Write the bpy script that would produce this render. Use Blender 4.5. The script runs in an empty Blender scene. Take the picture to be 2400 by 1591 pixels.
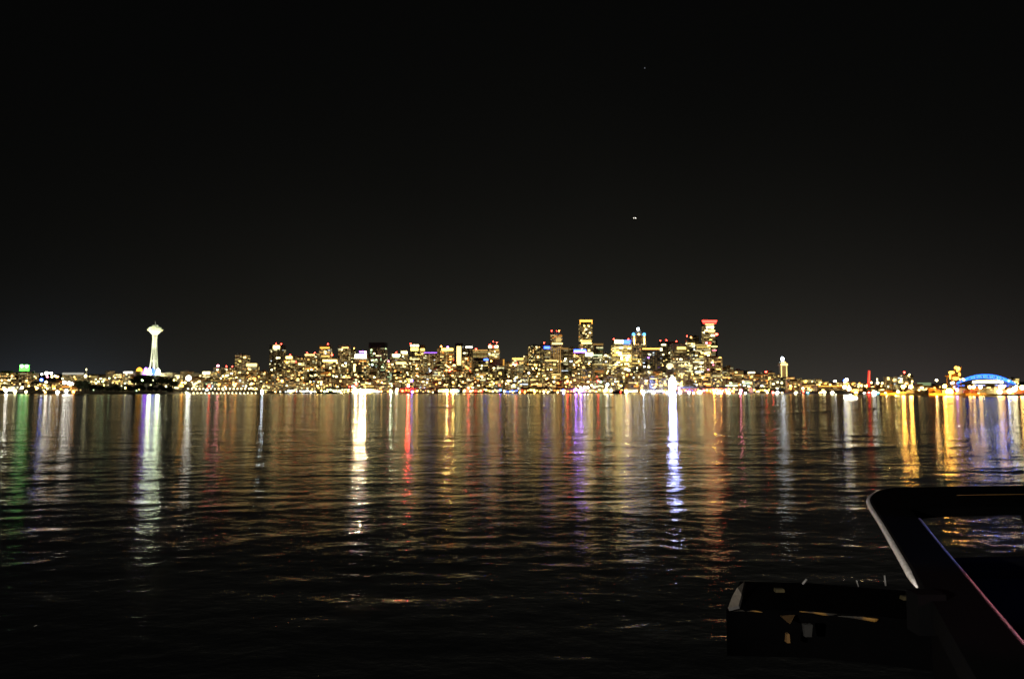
import bpy, bmesh, math, random
import numpy as np
from mathutils import Vector, Matrix
random.seed(11)
SC = bpy.context.scene
COL = SC.collection
R = math.radians
PI = math.pi

# ------------------------------------------------------------------ camera
H = 6.0                       # eye height over the water
F = 1745.0                    # focal length for a 2400 px wide frame
PITCH = math.atan(121.5 / F)
cam_d = bpy.data.cameras.new('camera')
cam = bpy.data.objects.new('camera', cam_d)
COL.objects.link(cam)
cam.location = (0, 0, H)
cam.rotation_euler = (PI / 2 + PITCH, 0, 0)
cam_d.sensor_width = 36
cam_d.lens = 36 * F / 2400
cam_d.clip_start = 0.05
cam_d.clip_end = 200000
cam_d.dof.use_dof = True
cam_d.dof.focus_distance = 4.4
cam_d.dof.aperture_fstop = 5.0
SC.camera = cam

# ------------------------------------------------------------------ render
SC.render.engine = 'CYCLES'
SC.view_settings.view_transform = 'Standard'
SC.view_settings.look = 'None'
SC.view_settings.gamma = 1
SC.view_settings.exposure = 0
SC.view_settings.use_curve_mapping = False
cy = SC.cycles
cy.use_denoising = True
cy.max_bounces = 4
cy.diffuse_bounces = 1
cy.glossy_bounces = 2
cy.transmission_bounces = 2
cy.sample_clamp_indirect = 4
cy.sample_clamp_direct = 0
cy.use_light_tree = True
cy.caustics_reflective = False

# ------------------------------------------------------------------ night sky
W = bpy.data.worlds.new('World')
SC.world = W
W.use_nodes = True
nt = W.node_tree
nt.nodes.clear()
def N(t, **k):
    n = nt.nodes.new(t)
    for a, b in k.items():
        setattr(n, a, b)
    return n
def L(a, b):
    nt.links.new(a, b)
def mth(op, a, b=None, c=None):
    n = N('ShaderNodeMath', operation=op)
    for i, v in enumerate((a, b, c)):
        if v is None: continue
        if isinstance(v, (int, float)): n.inputs[i].default_value = v
        else: L(v, n.inputs[i])
    return n.outputs[0]
tc = N('ShaderNodeTexCoord'); sp = N('ShaderNodeSeparateXYZ'); L(tc.outputs['Generated'], sp.inputs[0])
az = mth('ARCTAN2', sp.outputs['X'], sp.outputs['Y'])
el = mth('MAXIMUM', sp.outputs['Z'], 0.0)
def lobe(a0, wa, we):
    a = mth('DIVIDE', mth('SUBTRACT', az, a0), wa)
    e = mth('DIVIDE', el, we)
    return mth('EXPONENT', mth('MULTIPLY', mth('ADD', mth('MULTIPLY', a, a), e), -1.0))
def scaled(col, f):
    n = N('ShaderNodeMixRGB', blend_type='MULTIPLY'); n.inputs[0].default_value = 1
    n.inputs[1].default_value = (*col, 1); L(f, n.inputs[2]); return n.outputs[0]
def addc(a, b):
    n = N('ShaderNodeMixRGB', blend_type='ADD'); n.inputs[0].default_value = 1
    L(a, n.inputs[1]); L(b, n.inputs[2]); return n.outputs[0]
base = N('ShaderNodeRGB'); base.outputs[0].default_value = (0.0012, 0.0013, 0.0013, 1)
cn = N('ShaderNodeTexNoise'); cn.inputs['Scale'].default_value = 3.2; cn.inputs['Detail'].default_value = 4
L(tc.outputs['Generated'], cn.inputs['Vector'])
uneven = mth('ADD', mth('MULTIPLY', cn.outputs['Fac'], .5), .75)      # thin uneven haze catching the city light
sky = addc(base.outputs[0], scaled((0.0275, 0.0258, 0.0205), mth('MULTIPLY', lobe(0.09, 0.62, 0.128), uneven)))
sky = addc(sky, scaled((0.0125, 0.0115, 0.0088), lobe(0.12, 0.45, 0.05)))
sky = addc(sky, scaled((0.0170, 0.0230, 0.0330), lobe(-0.555, 0.10, 0.035)))
sky = addc(sky, scaled((0.0150, 0.0100, 0.0120), lobe(0.52, 0.17, 0.055)))
bg = N('ShaderNodeBackground'); L(sky, bg.inputs[0]); bg.inputs[1].default_value = 1.0
out = N('ShaderNodeOutputWorld'); L(bg.outputs[0], out.inputs[0])

# ------------------------------------------------------------------ helpers
SP, CP = math.sin(PITCH), math.cos(PITCH)
def at(px, py, Y):
    """point at depth Y seen at photo pixel (px, py)"""
    u, v = (px - 1200) / F, (795.5 - py) / F
    dy = CP - SP * v
    dz = SP + CP * v
    t = Y / dy
    return Vector((u * t, Y, H + dz * t))

MATS = {}
def mat(name, col, rough=0.8, metal=0.0, spec=0.5, var=0.0, vscale=0.05):
    if name in MATS: return MATS[name]
    m = bpy.data.materials.new(name); m.use_nodes = True
    t = m.node_tree; b = t.nodes['Principled BSDF']
    b.inputs['Base Color'].default_value = (*col, 1)
    b.inputs['Roughness'].default_value = rough
    b.inputs['Metallic'].default_value = metal
    b.inputs['Specular IOR Level'].default_value = spec
    if var:
        tcn = t.nodes.new('ShaderNodeTexCoord'); nz = t.nodes.new('ShaderNodeTexNoise')
        nz.inputs['Scale'].default_value = vscale; nz.inputs['Detail'].default_value = 5
        t.links.new(tcn.outputs['Object'], nz.inputs['Vector'])
        mx = t.nodes.new('ShaderNodeMixRGB'); t.links.new(nz.outputs['Fac'], mx.inputs[0])
        mx.inputs[1].default_value = (*[c * (1 - var) for c in col], 1)
        mx.inputs[2].default_value = (*[min(1, c * (1 + var)) for c in col], 1)
        t.links.new(mx.outputs[0], b.inputs['Base Color'])
    MATS[name] = m
    return m
def glow(name, col, s):
    if name in MATS: return MATS[name]
    m = bpy.data.materials.new(name); m.use_nodes = True
    t = m.node_tree; t.nodes.clear()
    e = t.nodes.new('ShaderNodeEmission'); o = t.nodes.new('ShaderNodeOutputMaterial')
    e.inputs[0].default_value = (*col, 1); e.inputs[1].default_value = s
    t.links.new(e.outputs[0], o.inputs[0])
    MATS[name] = m
    return m
HUE = {'palegreen': (.85, 1, .62), 'dim': (1, .66, .24), 'warm': (1, .56, .16), 'cream': (1, .75, .25), 'yellow': (1, .70, .16), 'white': (1, .90, .46),
       'cool': (.8, .92, 1), 'green': (.72, 1, .50), 'orange': (1, .36, .06), 'red': (1, .05, .03),
       'blue': (.05, .12, 1), 'violet': (.38, .14, 1), 'teal': (.15, .8, 1), 'pink': (1, .25, .35),
       'purewhite': (1, .94, .78), 'led': (.42, .47, 1), 'deepgreen': (.12, 1, .08), 'gold': (1, .48, .075), 'amber': (1, .42, .04)}
def G(h, s):
    return glow('light_%s_%g' % (h, s), HUE[h], s)

WALLS = {'tan': (.42, .32, .20), 'brown': (.28, .18, .10), 'grey': (.30, .29, .28), 'dark': (.035, .038, .045),
         'olive': (.40, .34, .18), 'stone': (.5, .45, .38), 'brick': (.30, .13, .08), 'glass': (.06, .07, .09),
         'white': (.7, .68, .62), 'rust': (.32, .16, .07)}
def wallm(k):
    return mat('facade_' + k, WALLS[k], .75 if k not in ('dark', 'glass') else .25, var=.25, vscale=.03)
GLASS = mat('dark_window_glass', (.012, .014, .018), .15)

class MB:
    def __init__(s):
        s.v = []; s.f = []; s.m = []; s.mats = []
    def mi(s, m):
        if m not in s.mats: s.mats.append(m)
        return s.mats.index(m)
    def poly(s, pts, m):
        i = len(s.v); s.v += [tuple(p) for p in pts]
        s.f.append(tuple(range(i, i + len(pts)))); s.m.append(s.mi(m))
    def box(s, x0, x1, y0, y1, z0, z1, m, taper=1.0):
        cx, cyy = (x0 + x1) / 2, (y0 + y1) / 2
        q = lambda x, y, z: ((x - cx) * (taper if z == z1 else 1) + cx, (y - cyy) * (taper if z == z1 else 1) + cyy, z)
        i = len(s.v)
        s.v += [q(x0, y0, z0), q(x1, y0, z0), q(x1, y1, z0), q(x0, y1, z0), q(x0, y0, z1), q(x1, y0, z1), q(x1, y1, z1), q(x0, y1, z1)]
        k = s.mi(m)
        for f in ((0, 3, 2, 1), (4, 5, 6, 7), (0, 1, 5, 4), (1, 2, 6, 5), (2, 3, 7, 6), (3, 0, 4, 7)):
            s.f.append(tuple(i + a for a in f)); s.m.append(k)
    def lathe(s, prof, m, n=24, c=(0, 0), sx=1.0, sy=1.0):
        i0 = len(s.v); k = s.mi(m)
        for r, z in prof:
            for a in range(n):
                t = 2 * PI * a / n
                s.v.append((c[0] + r * sx * math.cos(t), c[1] + r * sy * math.sin(t), z))
        for j in range(len(prof) - 1):
            for a in range(n):
                b = (a + 1) % n
                s.f.append((i0 + j * n + a, i0 + j * n + b, i0 + (j + 1) * n + b, i0 + (j + 1) * n + a)); s.m.append(k)
        s.f.append(tuple(i0 + a for a in reversed(range(n)))); s.m.append(k)
        s.f.append(tuple(i0 + (len(prof) - 1) * n + a for a in range(n))); s.m.append(k)
    def sphere(s, c, r, m, n=8):
        k = max(4, n // 2 + 1)
        prof = [(max(.001 * r, r * math.sin(PI * j / k)), c[2] - r * math.cos(PI * j / k)) for j in range(k + 1)]
        s.lathe(prof, m, n, (c[0], c[1]))
    def tube(s, pts, rad, m, n=8, sq=None, closed=False):
        """sweep a circle (or an ellipse sq=(w,h)) along pts"""
        pts = [Vector(p) for p in pts]; k = s.mi(m); i0 = len(s.v); P = len(pts)
        rads = rad if isinstance(rad, (list, tuple)) else [rad] * P
        for j, p in enumerate(pts):
            a = pts[max(0, j - 1)] if not closed else pts[(j - 1) % P]
            b = pts[min(P - 1, j + 1)] if not closed else pts[(j + 1) % P]
            d = (b - a).normalized()
            up = Vector((0, 0, 1)) if abs(d.z) < .95 else Vector((0, 1, 0))
            u = d.cross(up).normalized(); w = u.cross(d).normalized()
            for q in range(n):
                t = 2 * PI * q / n
                cu, cw = math.cos(t), math.sin(t)
                if sq:
                    e = .45
                    cu = math.copysign(abs(cu) ** e, cu) * sq[0]; cw = math.copysign(abs(cw) ** e, cw) * sq[1]
                s.v.append(tuple(p + u * cu * rads[j] + w * cw * rads[j]))
        last = P if closed else P - 1
        for j in range(last):
            jj = (j + 1) % P
            for q in range(n):
                b = (q + 1) % n
                s.f.append((i0 + j * n + q, i0 + j * n + b, i0 + jj * n + b, i0 + jj * n + q)); s.m.append(k)
        if not closed:
            s.f.append(tuple(i0 + q for q in reversed(range(n)))); s.m.append(k)
            s.f.append(tuple(i0 + (P - 1) * n + q for q in range(n))); s.m.append(k)
    def mesh(s, name, smooth=False):
        me = bpy.data.meshes.new(name)
        me.from_pydata(s.v, [], s.f)
        for m in s.mats: me.materials.append(m)
        me.polygons.foreach_set('material_index', s.m)
        if smooth: me.polygons.foreach_set('use_smooth', [True] * len(s.f))
        me.update()
        return me
    def build(s, name, parent=None, loc=None, smooth=False, stuff=False):
        o = bpy.data.objects.new(name, s.mesh(name, smooth)); COL.objects.link(o)
        if parent is not None: o.parent = parent
        if loc is not None: o.location = loc
        if stuff: o['kind'] = 'stuff'
        return o

def thing(name, label, cat, loc=(0, 0, 0), rz=0.0, group=None):
    o = bpy.data.objects.new(name, None); COL.objects.link(o)
    o.location = loc; o.rotation_euler = (0, 0, rz); o.empty_display_size = 1
    o['label'] = label; o['category'] = cat
    if group: o['group'] = group
    return o
def tag(o, label, cat, group=None):
    o['label'] = label; o['category'] = cat
    if group: o['group'] = group
    return o

# unit meshes shared between alike pieces
UNIT = {}
def unit(kind, m):
    k = (kind, m.name)
    if k not in UNIT:
        b = MB()
        if kind == 'box': b.box(-.5, .5, -.5, .5, -.5, .5, m)
        if kind == 'ball': b.sphere((0, 0, 0), 1, m, 10)
        UNIT[k] = b.mesh(kind)
    return UNIT[k]
def piece(name, kind, m, parent, loc, scale):
    o = bpy.data.objects.new(name, unit(kind, m)); COL.objects.link(o)
    o.parent = parent; o.location = loc; o.scale = scale
    return o

# ------------------------------------------------------------------ land
def lerp(a, b, t): return a + (b - a) * t
def curve(x, pts):
    if x <= pts[0][0]: return pts[0][1]
    for (a, b), (c, d) in zip(pts, pts[1:]):
        if x <= c: return lerp(b, d, (x - a) / (c - a))
    return pts[-1][1]
SHORE = [(-900, 1500), (0, 1620), (390, 1700), (425, 1980), (700, 2020), (1750, 2010), (1860, 1700), (1960, 1450), (2070, 1250), (2180, 1080), (2300, 1010), (3300, 980)]
FAR_Y = 4200
RIDGE = [(-900, 872), (0, 875), (330, 877), (430, 881), (620, 885), (900, 886), (1500, 884), (1750, 884), (1900, 893), (2020, 898), (2250, 899), (2400, 894), (3300, 885)]
def px_of(x, y): return 1200 + F * x / (y * CP)
def shore(px): return curve(px, SHORE)
def ground(x, y):
    px = px_of(x, y)
    s = shore(px)
    if y < s: return -4
    zf = at(px, curve(px, RIDGE), FAR_Y).z
    t = min(1, (y - s - 40) / (FAR_Y - s))
    t = max(0, t)
    return 2.6 + (zf - 2.6) * (t * .75 + .25 * t * t * (3 - 2 * t))
LAND = mat('dark_earth_and_asphalt', (.055, .05, .04), .95, var=.4, vscale=.01)
SEAWALL = mat('seawall_concrete', (.16, .14, .12), .85, var=.3, vscale=.1)
b = MB()
pxs = [-900 + 30 * i for i in range(141)]
ts = [0, .004, .03, .07, .12, .2, .3, .42, .56, .7, .85, 1.0, 1.25]
vi = {}
for i, px in enumerate(pxs):
    s = shore(px)
    X = lambda y: (px - 1200) / F * y * CP
    row = []
    row.append((X(s), s, -4)); row.append((X(s), s, 2.4))
    for t in ts:
        y = s + 1 + (FAR_Y - s) * t
        row.append((X(y), y, ground(X(y), y) if t <= 1 else ground(X(FAR_Y), FAR_Y) - 60))
    for j, p in enumerate(row): vi[i, j] = len(b.v); b.v.append(p)
nr = len(row)
for i in range(len(pxs) - 1):
    for j in range(nr - 1):
        b.f.append((vi[i, j], vi[i + 1, j], vi[i + 1, j + 1], vi[i, j + 1]))
        b.m.append(b.mi(SEAWALL if j == 0 else LAND))
o = b.build('land'); o['kind'] = 'structure'; o['label'] = 'dark city land rising from the seawall to low hills'

# ------------------------------------------------------------------ water
def build_water():
    rng = np.random.RandomState(5)
    rr = [2.0]
    while rr[-1] < 60000: rr.append(rr[-1] + max(.14, rr[-1] * (.0065 if rr[-1] < 600 else .03)))
    rr = np.array(rr)
    fine = np.radians(np.linspace(-46, 46, 461))
    rest = np.radians(np.linspace(46, 314, 68))[1:]
    aa = np.concatenate([fine, rest]); na = len(aa)
    A, RR = np.meshgrid(aa, rr)
    X = RR * np.sin(A); Y = RR * np.cos(A)
    Z = np.zeros_like(X)
    step = np.maximum(.14, RR * .0065)
    for k in range(70):
        lam = 0.9 * (14 / 0.9) ** (k / 69.0)
        th = rng.normal(PI / 2 + .25, .75)
        slope = .0036 * (1.25 if lam < 3 else .38)
        amp = slope * lam / (2 * PI)
        kx, ky = 2 * PI / lam * math.cos(th), 2 * PI / lam * math.sin(th)
        att = np.clip((lam / step - 2.5) / 2.0, 0, 1)
        Z += att * amp * np.sin(kx * X + ky * Y + rng.uniform(0, 2 * PI))
    # old boat wakes: long low ridges
    for pts, sg, am in (([(-110, 303), (-60, 294), (60, 290), (150, 300)], 10, .16), ([(28, 152), (36, 159), (188, 338), (300, 460)], 5, .15),
                        ([(6, 83), (18, 81), (31, 77.5), (47, 86), (62, 97)], 2.3, .05)):
        xs = [q[0] for q in pts]; ys = [q[1] for q in pts]
        fade = np.clip((X - xs[0]) / (.25 * (xs[-1] - xs[0])), 0, 1) * np.clip((xs[-1] - X) / (.25 * (xs[-1] - xs[0])), 0, 1)
        Z += am * np.exp(-((Y - np.interp(X, xs, ys)) / sg) ** 2) * (Y > 0) * fade * (.7 + .3 * np.sin(X * .21))
    nrr = len(rr)
    v = np.stack([X, Y, Z], -1).reshape(-1, 3)
    i = np.arange(nrr - 1)[:, None] * na + np.arange(na)[None, :]
    j = np.arange(nrr - 1)[:, None] * na + (np.arange(na)[None, :] + 1) % na
    q = np.stack([i, i + na, j + na, j], -1).reshape(-1, 4)
    me = bpy.data.meshes.new('water')
    me.vertices.add(len(v)); me.vertices.foreach_set('co', v.astype(np.float32).ravel())
    me.loops.add(q.size); me.loops.foreach_set('vertex_index', q.astype(np.int32).ravel())
    me.polygons.add(len(q)); me.polygons.foreach_set('loop_start', np.arange(0, q.size, 4, dtype=np.int32))
    me.polygons.foreach_set('loop_total', np.full(len(q), 4, np.int32))
    me.polygons.foreach_set('use_smooth', np.ones(len(q), bool))
    me.update(calc_edges=True)
    m = bpy.data.materials.new('night_sea_water'); m.use_nodes = True
    t = m.node_tree; t.nodes.clear()
    p = t.nodes.new('ShaderNodeBsdfGlossy'); p.distribution = 'BECKMANN'; p.inputs['Color'].default_value = (.60, .60, .61, 1)
    deep = t.nodes.new('ShaderNodeBsdfDiffuse'); deep.inputs['Color'].default_value = (.0012, .0018, .002, 1)
    fr = t.nodes.new('ShaderNodeFresnel'); fr.inputs['IOR'].default_value = 1.333
    mixs = t.nodes.new('ShaderNodeMixShader'); mo = t.nodes.new('ShaderNodeOutputMaterial')
    t.links.new(fr.outputs[0], mixs.inputs[0]); t.links.new(deep.outputs[0], mixs.inputs[1]); t.links.new(p.outputs[0], mixs.inputs[2]); t.links.new(mixs.outputs[0], mo.inputs[0])
    lk = t.links.new
    tcn = t.nodes.new('ShaderNodeTexCoord')
    def noise(scale, det, sx=1.0, sy=1.0, rough=.5):
        mp = t.nodes.new('ShaderNodeMapping'); lk(tcn.outputs['Object'], mp.inputs[0])
        mp.inputs['Scale'].default_value = (sx, sy, 1); mp.inputs['Rotation'].default_value = (0, 0, .12)
        n = t.nodes.new('ShaderNodeTexNoise'); n.inputs['Scale'].default_value = scale
        n.inputs['Detail'].default_value = det; n.inputs['Roughness'].default_value = rough
        lk(mp.outputs[0], n.inputs['Vector']); return n.outputs['Fac']
    # calmer and rougher patches
    patch = noise(.006, 3, .35, 1.6)
    rp = t.nodes.new('ShaderNodeMapRange'); lk(patch, rp.inputs[0])
    rp.inputs[1].default_value = .35; rp.inputs[2].default_value = .65
    rp.inputs[3].default_value = .125; rp.inputs[4].default_value = .165
    lk(rp.outputs[0], p.inputs['Roughness'])
    b0 = t.nodes.new('ShaderNodeBump'); b0.inputs['Strength'].default_value = 1; b0.inputs['Distance'].default_value = .14; b0.inputs['Filter Width'].default_value = .01
    lk(noise(.10, 2, .35, 1.0), b0.inputs['Height'])
    b1 = t.nodes.new('ShaderNodeBump'); b1.inputs['Strength'].default_value = 1; b1.inputs['Distance'].default_value = .072; b1.inputs['Filter Width'].default_value = .01
    lk(noise(.42, 3, .6, 1.0), b1.inputs['Height'])
    lk(b0.outputs[0], b1.inputs['Normal'])
    b2 = t.nodes.new('ShaderNodeBump'); b2.inputs['Strength'].default_value = 1; b2.inputs['Distance'].default_value = .025; b2.inputs['Filter Width'].default_value = .01
    lk(noise(2.2, 4, .8, 1.0, .6), b2.inputs['Height']); lk(b1.outputs[0], b2.inputs['Normal'])
    lk(b2.outputs[0], p.inputs['Normal']); lk(b2.outputs[0], fr.inputs['Normal'])
    me.materials.append(m)
    o = bpy.data.objects.new('water', me); COL.objects.link(o)
    o['kind'] = 'structure'; o['label'] = 'dark rippled bay water streaked with coloured reflections'
build_water()

# ------------------------------------------------------------------ generic city building
PAL = {   # weights of window hues
    'gold': [('cream', 5), ('warm', 4), ('yellow', 1.2), ('white', 3), ('orange', .8)],
    'mix': [('cream', 4), ('white', 3), ('warm', 3), ('yellow', 1), ('orange', .5), ('cool', .4)],
    'white': [('white', 5), ('cream', 3), ('cool', 1)],
    'green': [('green', 3), ('white', 4), ('cool', 1)],
    'orange': [('warm', 4), ('orange', 3), ('cream', 3)],
    'cool': [('cool', 3), ('white', 3), ('violet', .3)],
    'yellow': [('yellow', 5), ('cream', 4), ('white', 2)],
}
def pick(pal):
    w = PAL[pal]; r = random.random() * sum(a[1] for a in w)
    for h, q in w:
        r -= q
        if r <= 0: return h
    return w[-1][0]

def beacon(root, x, y, z, hue='red', s=26, r=1.9, mast=5):
    mb = MB(); mb.tube([(0, 0, -mast), (0, 0, 0)], .3, mat('mast_metal', (.3, .3, .3), .5), 6)
    ms = mb.build('mast', root, (x, y, z + mast))
    piece('beacon', 'ball', G(hue, s), ms, (0, 0, .3), (r, r, r))

def windows(root, x0, x1, y0, y1, z0, z1, lit, pal, bright=3, bw=6.0, fh=4.2, nb=8, bs=(7, 4.2), runs=.45, sides=True, big=8, dimf=1.0):
    """panes on the faces: dark, faintly glowing, lit, and the larger lit bays one by one"""
    mb = MB()
    faces = [('f', x0, x1)]
    if sides: faces += [('l', y0, y1), ('r', y0, y1)]
    spots = []
    for fc, a, c in faces:
        wd = c - a
        n = max(1, int(wd / bw)); cw = wd / n
        nf = max(1, int((z1 - z0) / fh)); ch = (z1 - z0) / nf
        for j in range(nf):
            k = 0
            rowlit = lit * .75 * random.choice((.2, .7, 1, 1, 1.9))
            while k < n:
                on = random.random() < rowlit
                run = 1
                if on:
                    while k + run < n and random.random() < runs: run += 1
                if on:
                    hue = pick(pal); s = random.choice((.25, .5, .9, 1.6, 2.6)) * bright / 3
                    m = G(hue, round(s, 2))
                else:
                    q_ = random.random()
                    m = GLASS if q_ < .2 else G('dim', round((.12, .22, .36, .6)[int((q_ - .2) / .8 * 3.99)] * dimf, 3))  # most unlit panes glow faintly, standing in for ambient light on the facades
                u0, u1 = a + (k + .12) * cw, a + (k + run - .12) * cw
                q0, q1 = z0 + (j + .22) * ch, z0 + (j + .82) * ch
                e = .12
                if fc == 'f': pts = [(u0, y0 - e, q0), (u1, y0 - e, q0), (u1, y0 - e, q1), (u0, y0 - e, q1)]
                elif fc == 'l': pts = [(x0 - e, u1, q0), (x0 - e, u0, q0), (x0 - e, u0, q1), (x0 - e, u1, q1)]
                else: pts = [(x1 + e, u0, q0), (x1 + e, u1, q0), (x1 + e, u1, q1), (x1 + e, u0, q1)]
                mb.poly(pts, m)
                k += run
    mb.build('window_panes', root, stuff=True)
    for _ in range(int(nb * .7 + .5)):
        w = min(random.uniform(.45, 1.3) * bs[0], (x1 - x0) * .5); hh = random.uniform(.8, 1.3) * bs[1]
        x = random.uniform(x0 + w / 2, x1 - w / 2)
        z = z0 + (z1 - z0) * random.uniform(.04, .97)
        z = min(z, z1 - hh / 2)
        piece('window', 'box', G(pick(pal), random.choice((big * .5, big))), root, (x, y0 - .2, z), (w, .5, hh))

ROOF = mat('roof_gravel', (.12, .115, .11), .95, var=.3, vscale=.1)
def block(px0, px1, ytop, Y, label, wall='tan', lit=.3, pal='mix', bright=3, nb=8, rz=None, name='office_tower', cat='building',
          group=None, top=None, depth=None, bw=6.0, fh=4.2, runs=.45, bs=(7, 4.2), piers=True, big=7, plant=True, top_dark=0, ybase=None, crown=None, beacons=()):
    mid = (ytop + 895) / 2
    a, c = at(px0, mid, Y), at(px1, mid, Y)
    w = c.x - a.x; cx = (a.x + c.x) / 2
    zt = at((px0 + px1) / 2, ytop, Y).z
    zg = ground(cx, Y)
    if ybase is not None: zg = at((px0 + px1) / 2, ybase, Y).z
    zt = max(zt, zg + 6)
    d = depth or max(14, min(w * .8, 45))
    if rz is None: rz = random.uniform(-.05, .05)
    if runs == .45: runs = random.choice((.05, .3, .5, .85)); fh *= random.choice((.9, 1, 1.25)); bw *= random.choice((.7, 1, 1.3))
    root = thing(name, label, cat, (cx, Y + d / 2, zg), rz, group)
    hgt = zt - zg
    x0, x1, y0, y1 = -w / 2, w / 2, -d / 2, d / 2
    mb = MB()
    wm = wallm(wall)
    mb.box(x0, x1, y0, y1, -6, hgt, wm)
    if piers:
        npx = max(2, int(w / 12) + 1)
        for i in range(npx):
            x = x0 + (w - .9) * i / (npx - 1)
            mb.box(x, x + .9, y0 - .45, y0, 0, hgt - .3, wm)
    mb.build('wall', root)
    rb = MB()                                         # parapet and roof deck
    for q in ((x0 - .3, x1 + .3, y0 - .3, y0 + .5), (x0 - .3, x1 + .3, y1 - .5, y1 + .3), (x0 - .3, x0 + .5, y0 + .5, y1 - .5), (x1 - .5, x1 + .3, y0 + .5, y1 - .5)):
        rb.box(*q, hgt - .2, hgt + 1.1, wm)
    rb.box(x0 + .5, x1 - .5, y0 + .5, y1 - .5, hgt - .2, hgt + .25, ROOF)
    rb.build('roof', root)
    if plant and w > 18 and not crown:
        ww = w * random.uniform(.25, .5); ox = random.uniform(-.2, .2) * w
        pb = MB(); pb.box(ox - ww / 2, ox + ww / 2, -d * .25, d * .2, hgt + .25, hgt + random.uniform(3, 6), wm)
        pb.build('penthouse', root)
    wt = hgt - top_dark
    if crown:   # lit band(s) at the top: list of (fx0, fx1, height from, height to, hue, strength) in metres from the roof
        for (f0, f1, h0, h1, hue, s) in crown:
            piece('lit_crown', 'box', G(hue, s), root, (x0 + w * (f0 + f1) / 2, y0 - .9, hgt - (h0 + h1) / 2), (w * (f1 - f0), 1.2, abs(h1 - h0)))
            wt = min(wt, hgt - max(h0, h1))
    windows(root, x0, x1, y0, y1, 1.5, wt - 1, lit, pal, bright, bw, fh, nb, bs, runs, big=big, dimf=.3 if wall in ('dark', 'glass') else random.choice((.6, .9, 1.2)))
    for bb in beacons:
        beacon(root, x0 + w * bb[0], 0, hgt + .25, *bb[1:])
    return root

def P(d, py):  # metres per photo pixel at depth d
    return d / F

# ------------------------------------------------------------------ downtown towers, left to right
B = block
# Belltown and Queen Anne side
B(550, 578, 832, 2700, 'slim grey tower standing alone left of the main skyline with a few lit windows', 'stone', .16, 'gold', 2, 5)
B(577, 601, 852, 2560, 'low block with a bright yellow top floor right of the lone grey tower', 'tan', .4, 'gold', 3, 9, crown=[(0, 1, 0, 9, 'cream', 3)])
B(526, 547, 862, 2560, 'short yellow-lit block with two red roof lights left of the lone grey tower', 'brown', .5, 'gold', 3, 8, beacons=[(.05,), (.7,)])
B(500, 519, 861, 2500, 'small dark block crowned by a large pink-red light', 'grey', .2, 'mix', 2, 3, beacons=[(.4, 'pink', 40, 4, 4)])
B(517, 526, 866, 2480, 'narrow dark round-looking tower between the pink-topped and red-dotted blocks', 'dark', .08, 'mix', 1, 1)
B(631, 662, 809, 2600, 'dark glass tower with white crown and two red lights at the left end of downtown', 'dark', .14, 'white', 3, 8,
  crown=[(.28, .78, 1, 13, 'cream', 5)], beacons=[(.35,), (.75,)])
B(664, 691, 835, 2560, 'cream-topped tower with one red roof light by the crowned dark tower', 'grey', .3, 'mix', 3, 8, crown=[(.2, .75, 0, 8, 'cream', 4)], beacons=[(.45,)])
B(692, 713, 838, 2500, 'yellow-windowed apartment tower without roof lights beside the cream-topped tower', 'brown', .55, 'gold', 3, 9)
B(714, 737, 830, 2620, 'bright gold apartment tower with a red light on each roof corner', 'tan', .55, 'gold', 3.5, 10, crown=[(0, 1, 0, 5, 'cream', 2.4)], beacons=[(.12,), (.9,)])
B(738, 750, 828, 2700, 'plain grey slab squeezed behind the gold tower with two red lights', 'grey', .06, 'mix', 1.5, 2)
B(747, 773, 809, 2750, 'tall dim tower with grey crown and one red light above its centre', 'grey', .25, 'mix', 3, 8, crown=[(.1, .95, 7, 12, 'gold', 2.2)], beacons=[(.7,)])
B(752, 792, 840, 2520, 'wide block striped with bright white floors in front of the dim grey-crowned tower', 'tan', .35, 'gold', 3, 12, crown=[(.1, .95, 4, 11, 'cream', 4)], beacons=[(.55, 'red', 30, 2.4, 12)])
B(792, 817, 809, 2740, 'tall tower with a pale lit cap and pinkish windows left of the flaring white roof', 'grey', .36, 'mix', 3, 10, crown=[(.35, .98, 7, 11, 'warm', 3)])
B(815, 831, 820, 2780, 'slim dark tower with scattered white windows and a small orange roof light', 'dark', .22, 'white', 3, 6, beacons=[(.8, 'orange', 22, 1.8, 6)])
B(818, 844, 849, 2440, 'squat grey block split by one bright vertical strip of light', 'grey', .04, 'mix', 1.5, 2, crown=[(.42, .56, 6, 30, 'cream', 6)])
r = B(831, 859, 830, 2620, 'tower under a brilliant white crown with a violet sign and magenta light on top', 'tan', .4, 'gold', 3, 9,
      crown=[(.05, .98, 0, 14, 'purewhite', 10)], beacons=[(.8, 'pink', 40, 3, 8)])
B(841, 857, 823, 2760, 'slim tower with a lit violet band peeping over the brilliant white crown', 'grey', .2, 'white', 3, 3, crown=[(.05, .7, 0, 4, 'violet', 9)])
B(864, 903, 803, 2760, 'broad black glass tower speckled with greenish white windows', 'dark', .24, 'green', 3.4, 22, top_dark=18, plant=False)
B(860, 882, 862, 2430, 'low blank tan block at the foot of the broad black glass tower', 'tan', .05, 'gold', 1.5, 1)
B(904, 915, 850, 2600, 'narrow block with orange windows and a pink roof light right of the black glass tower', 'brown', .4, 'orange', 3, 4, beacons=[(.5, 'pink', 26, 2, 5)])
B(914, 939, 829, 2680, 'grey tower with a thick white lit cap tinted green below', 'grey', .25, 'mix', 3, 6, crown=[(.22, .95, 2, 9, 'white', 6), (.3, .9, 10, 13, 'green', 3)], beacons=[(.5,)])
B(928, 952, 848, 2500, 'lower block with a wide cream top floor in front of the thick-capped grey tower', 'brown', .35, 'gold', 3, 6, crown=[(0, 1, 1, 7, 'cream', 3.5)])
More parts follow.
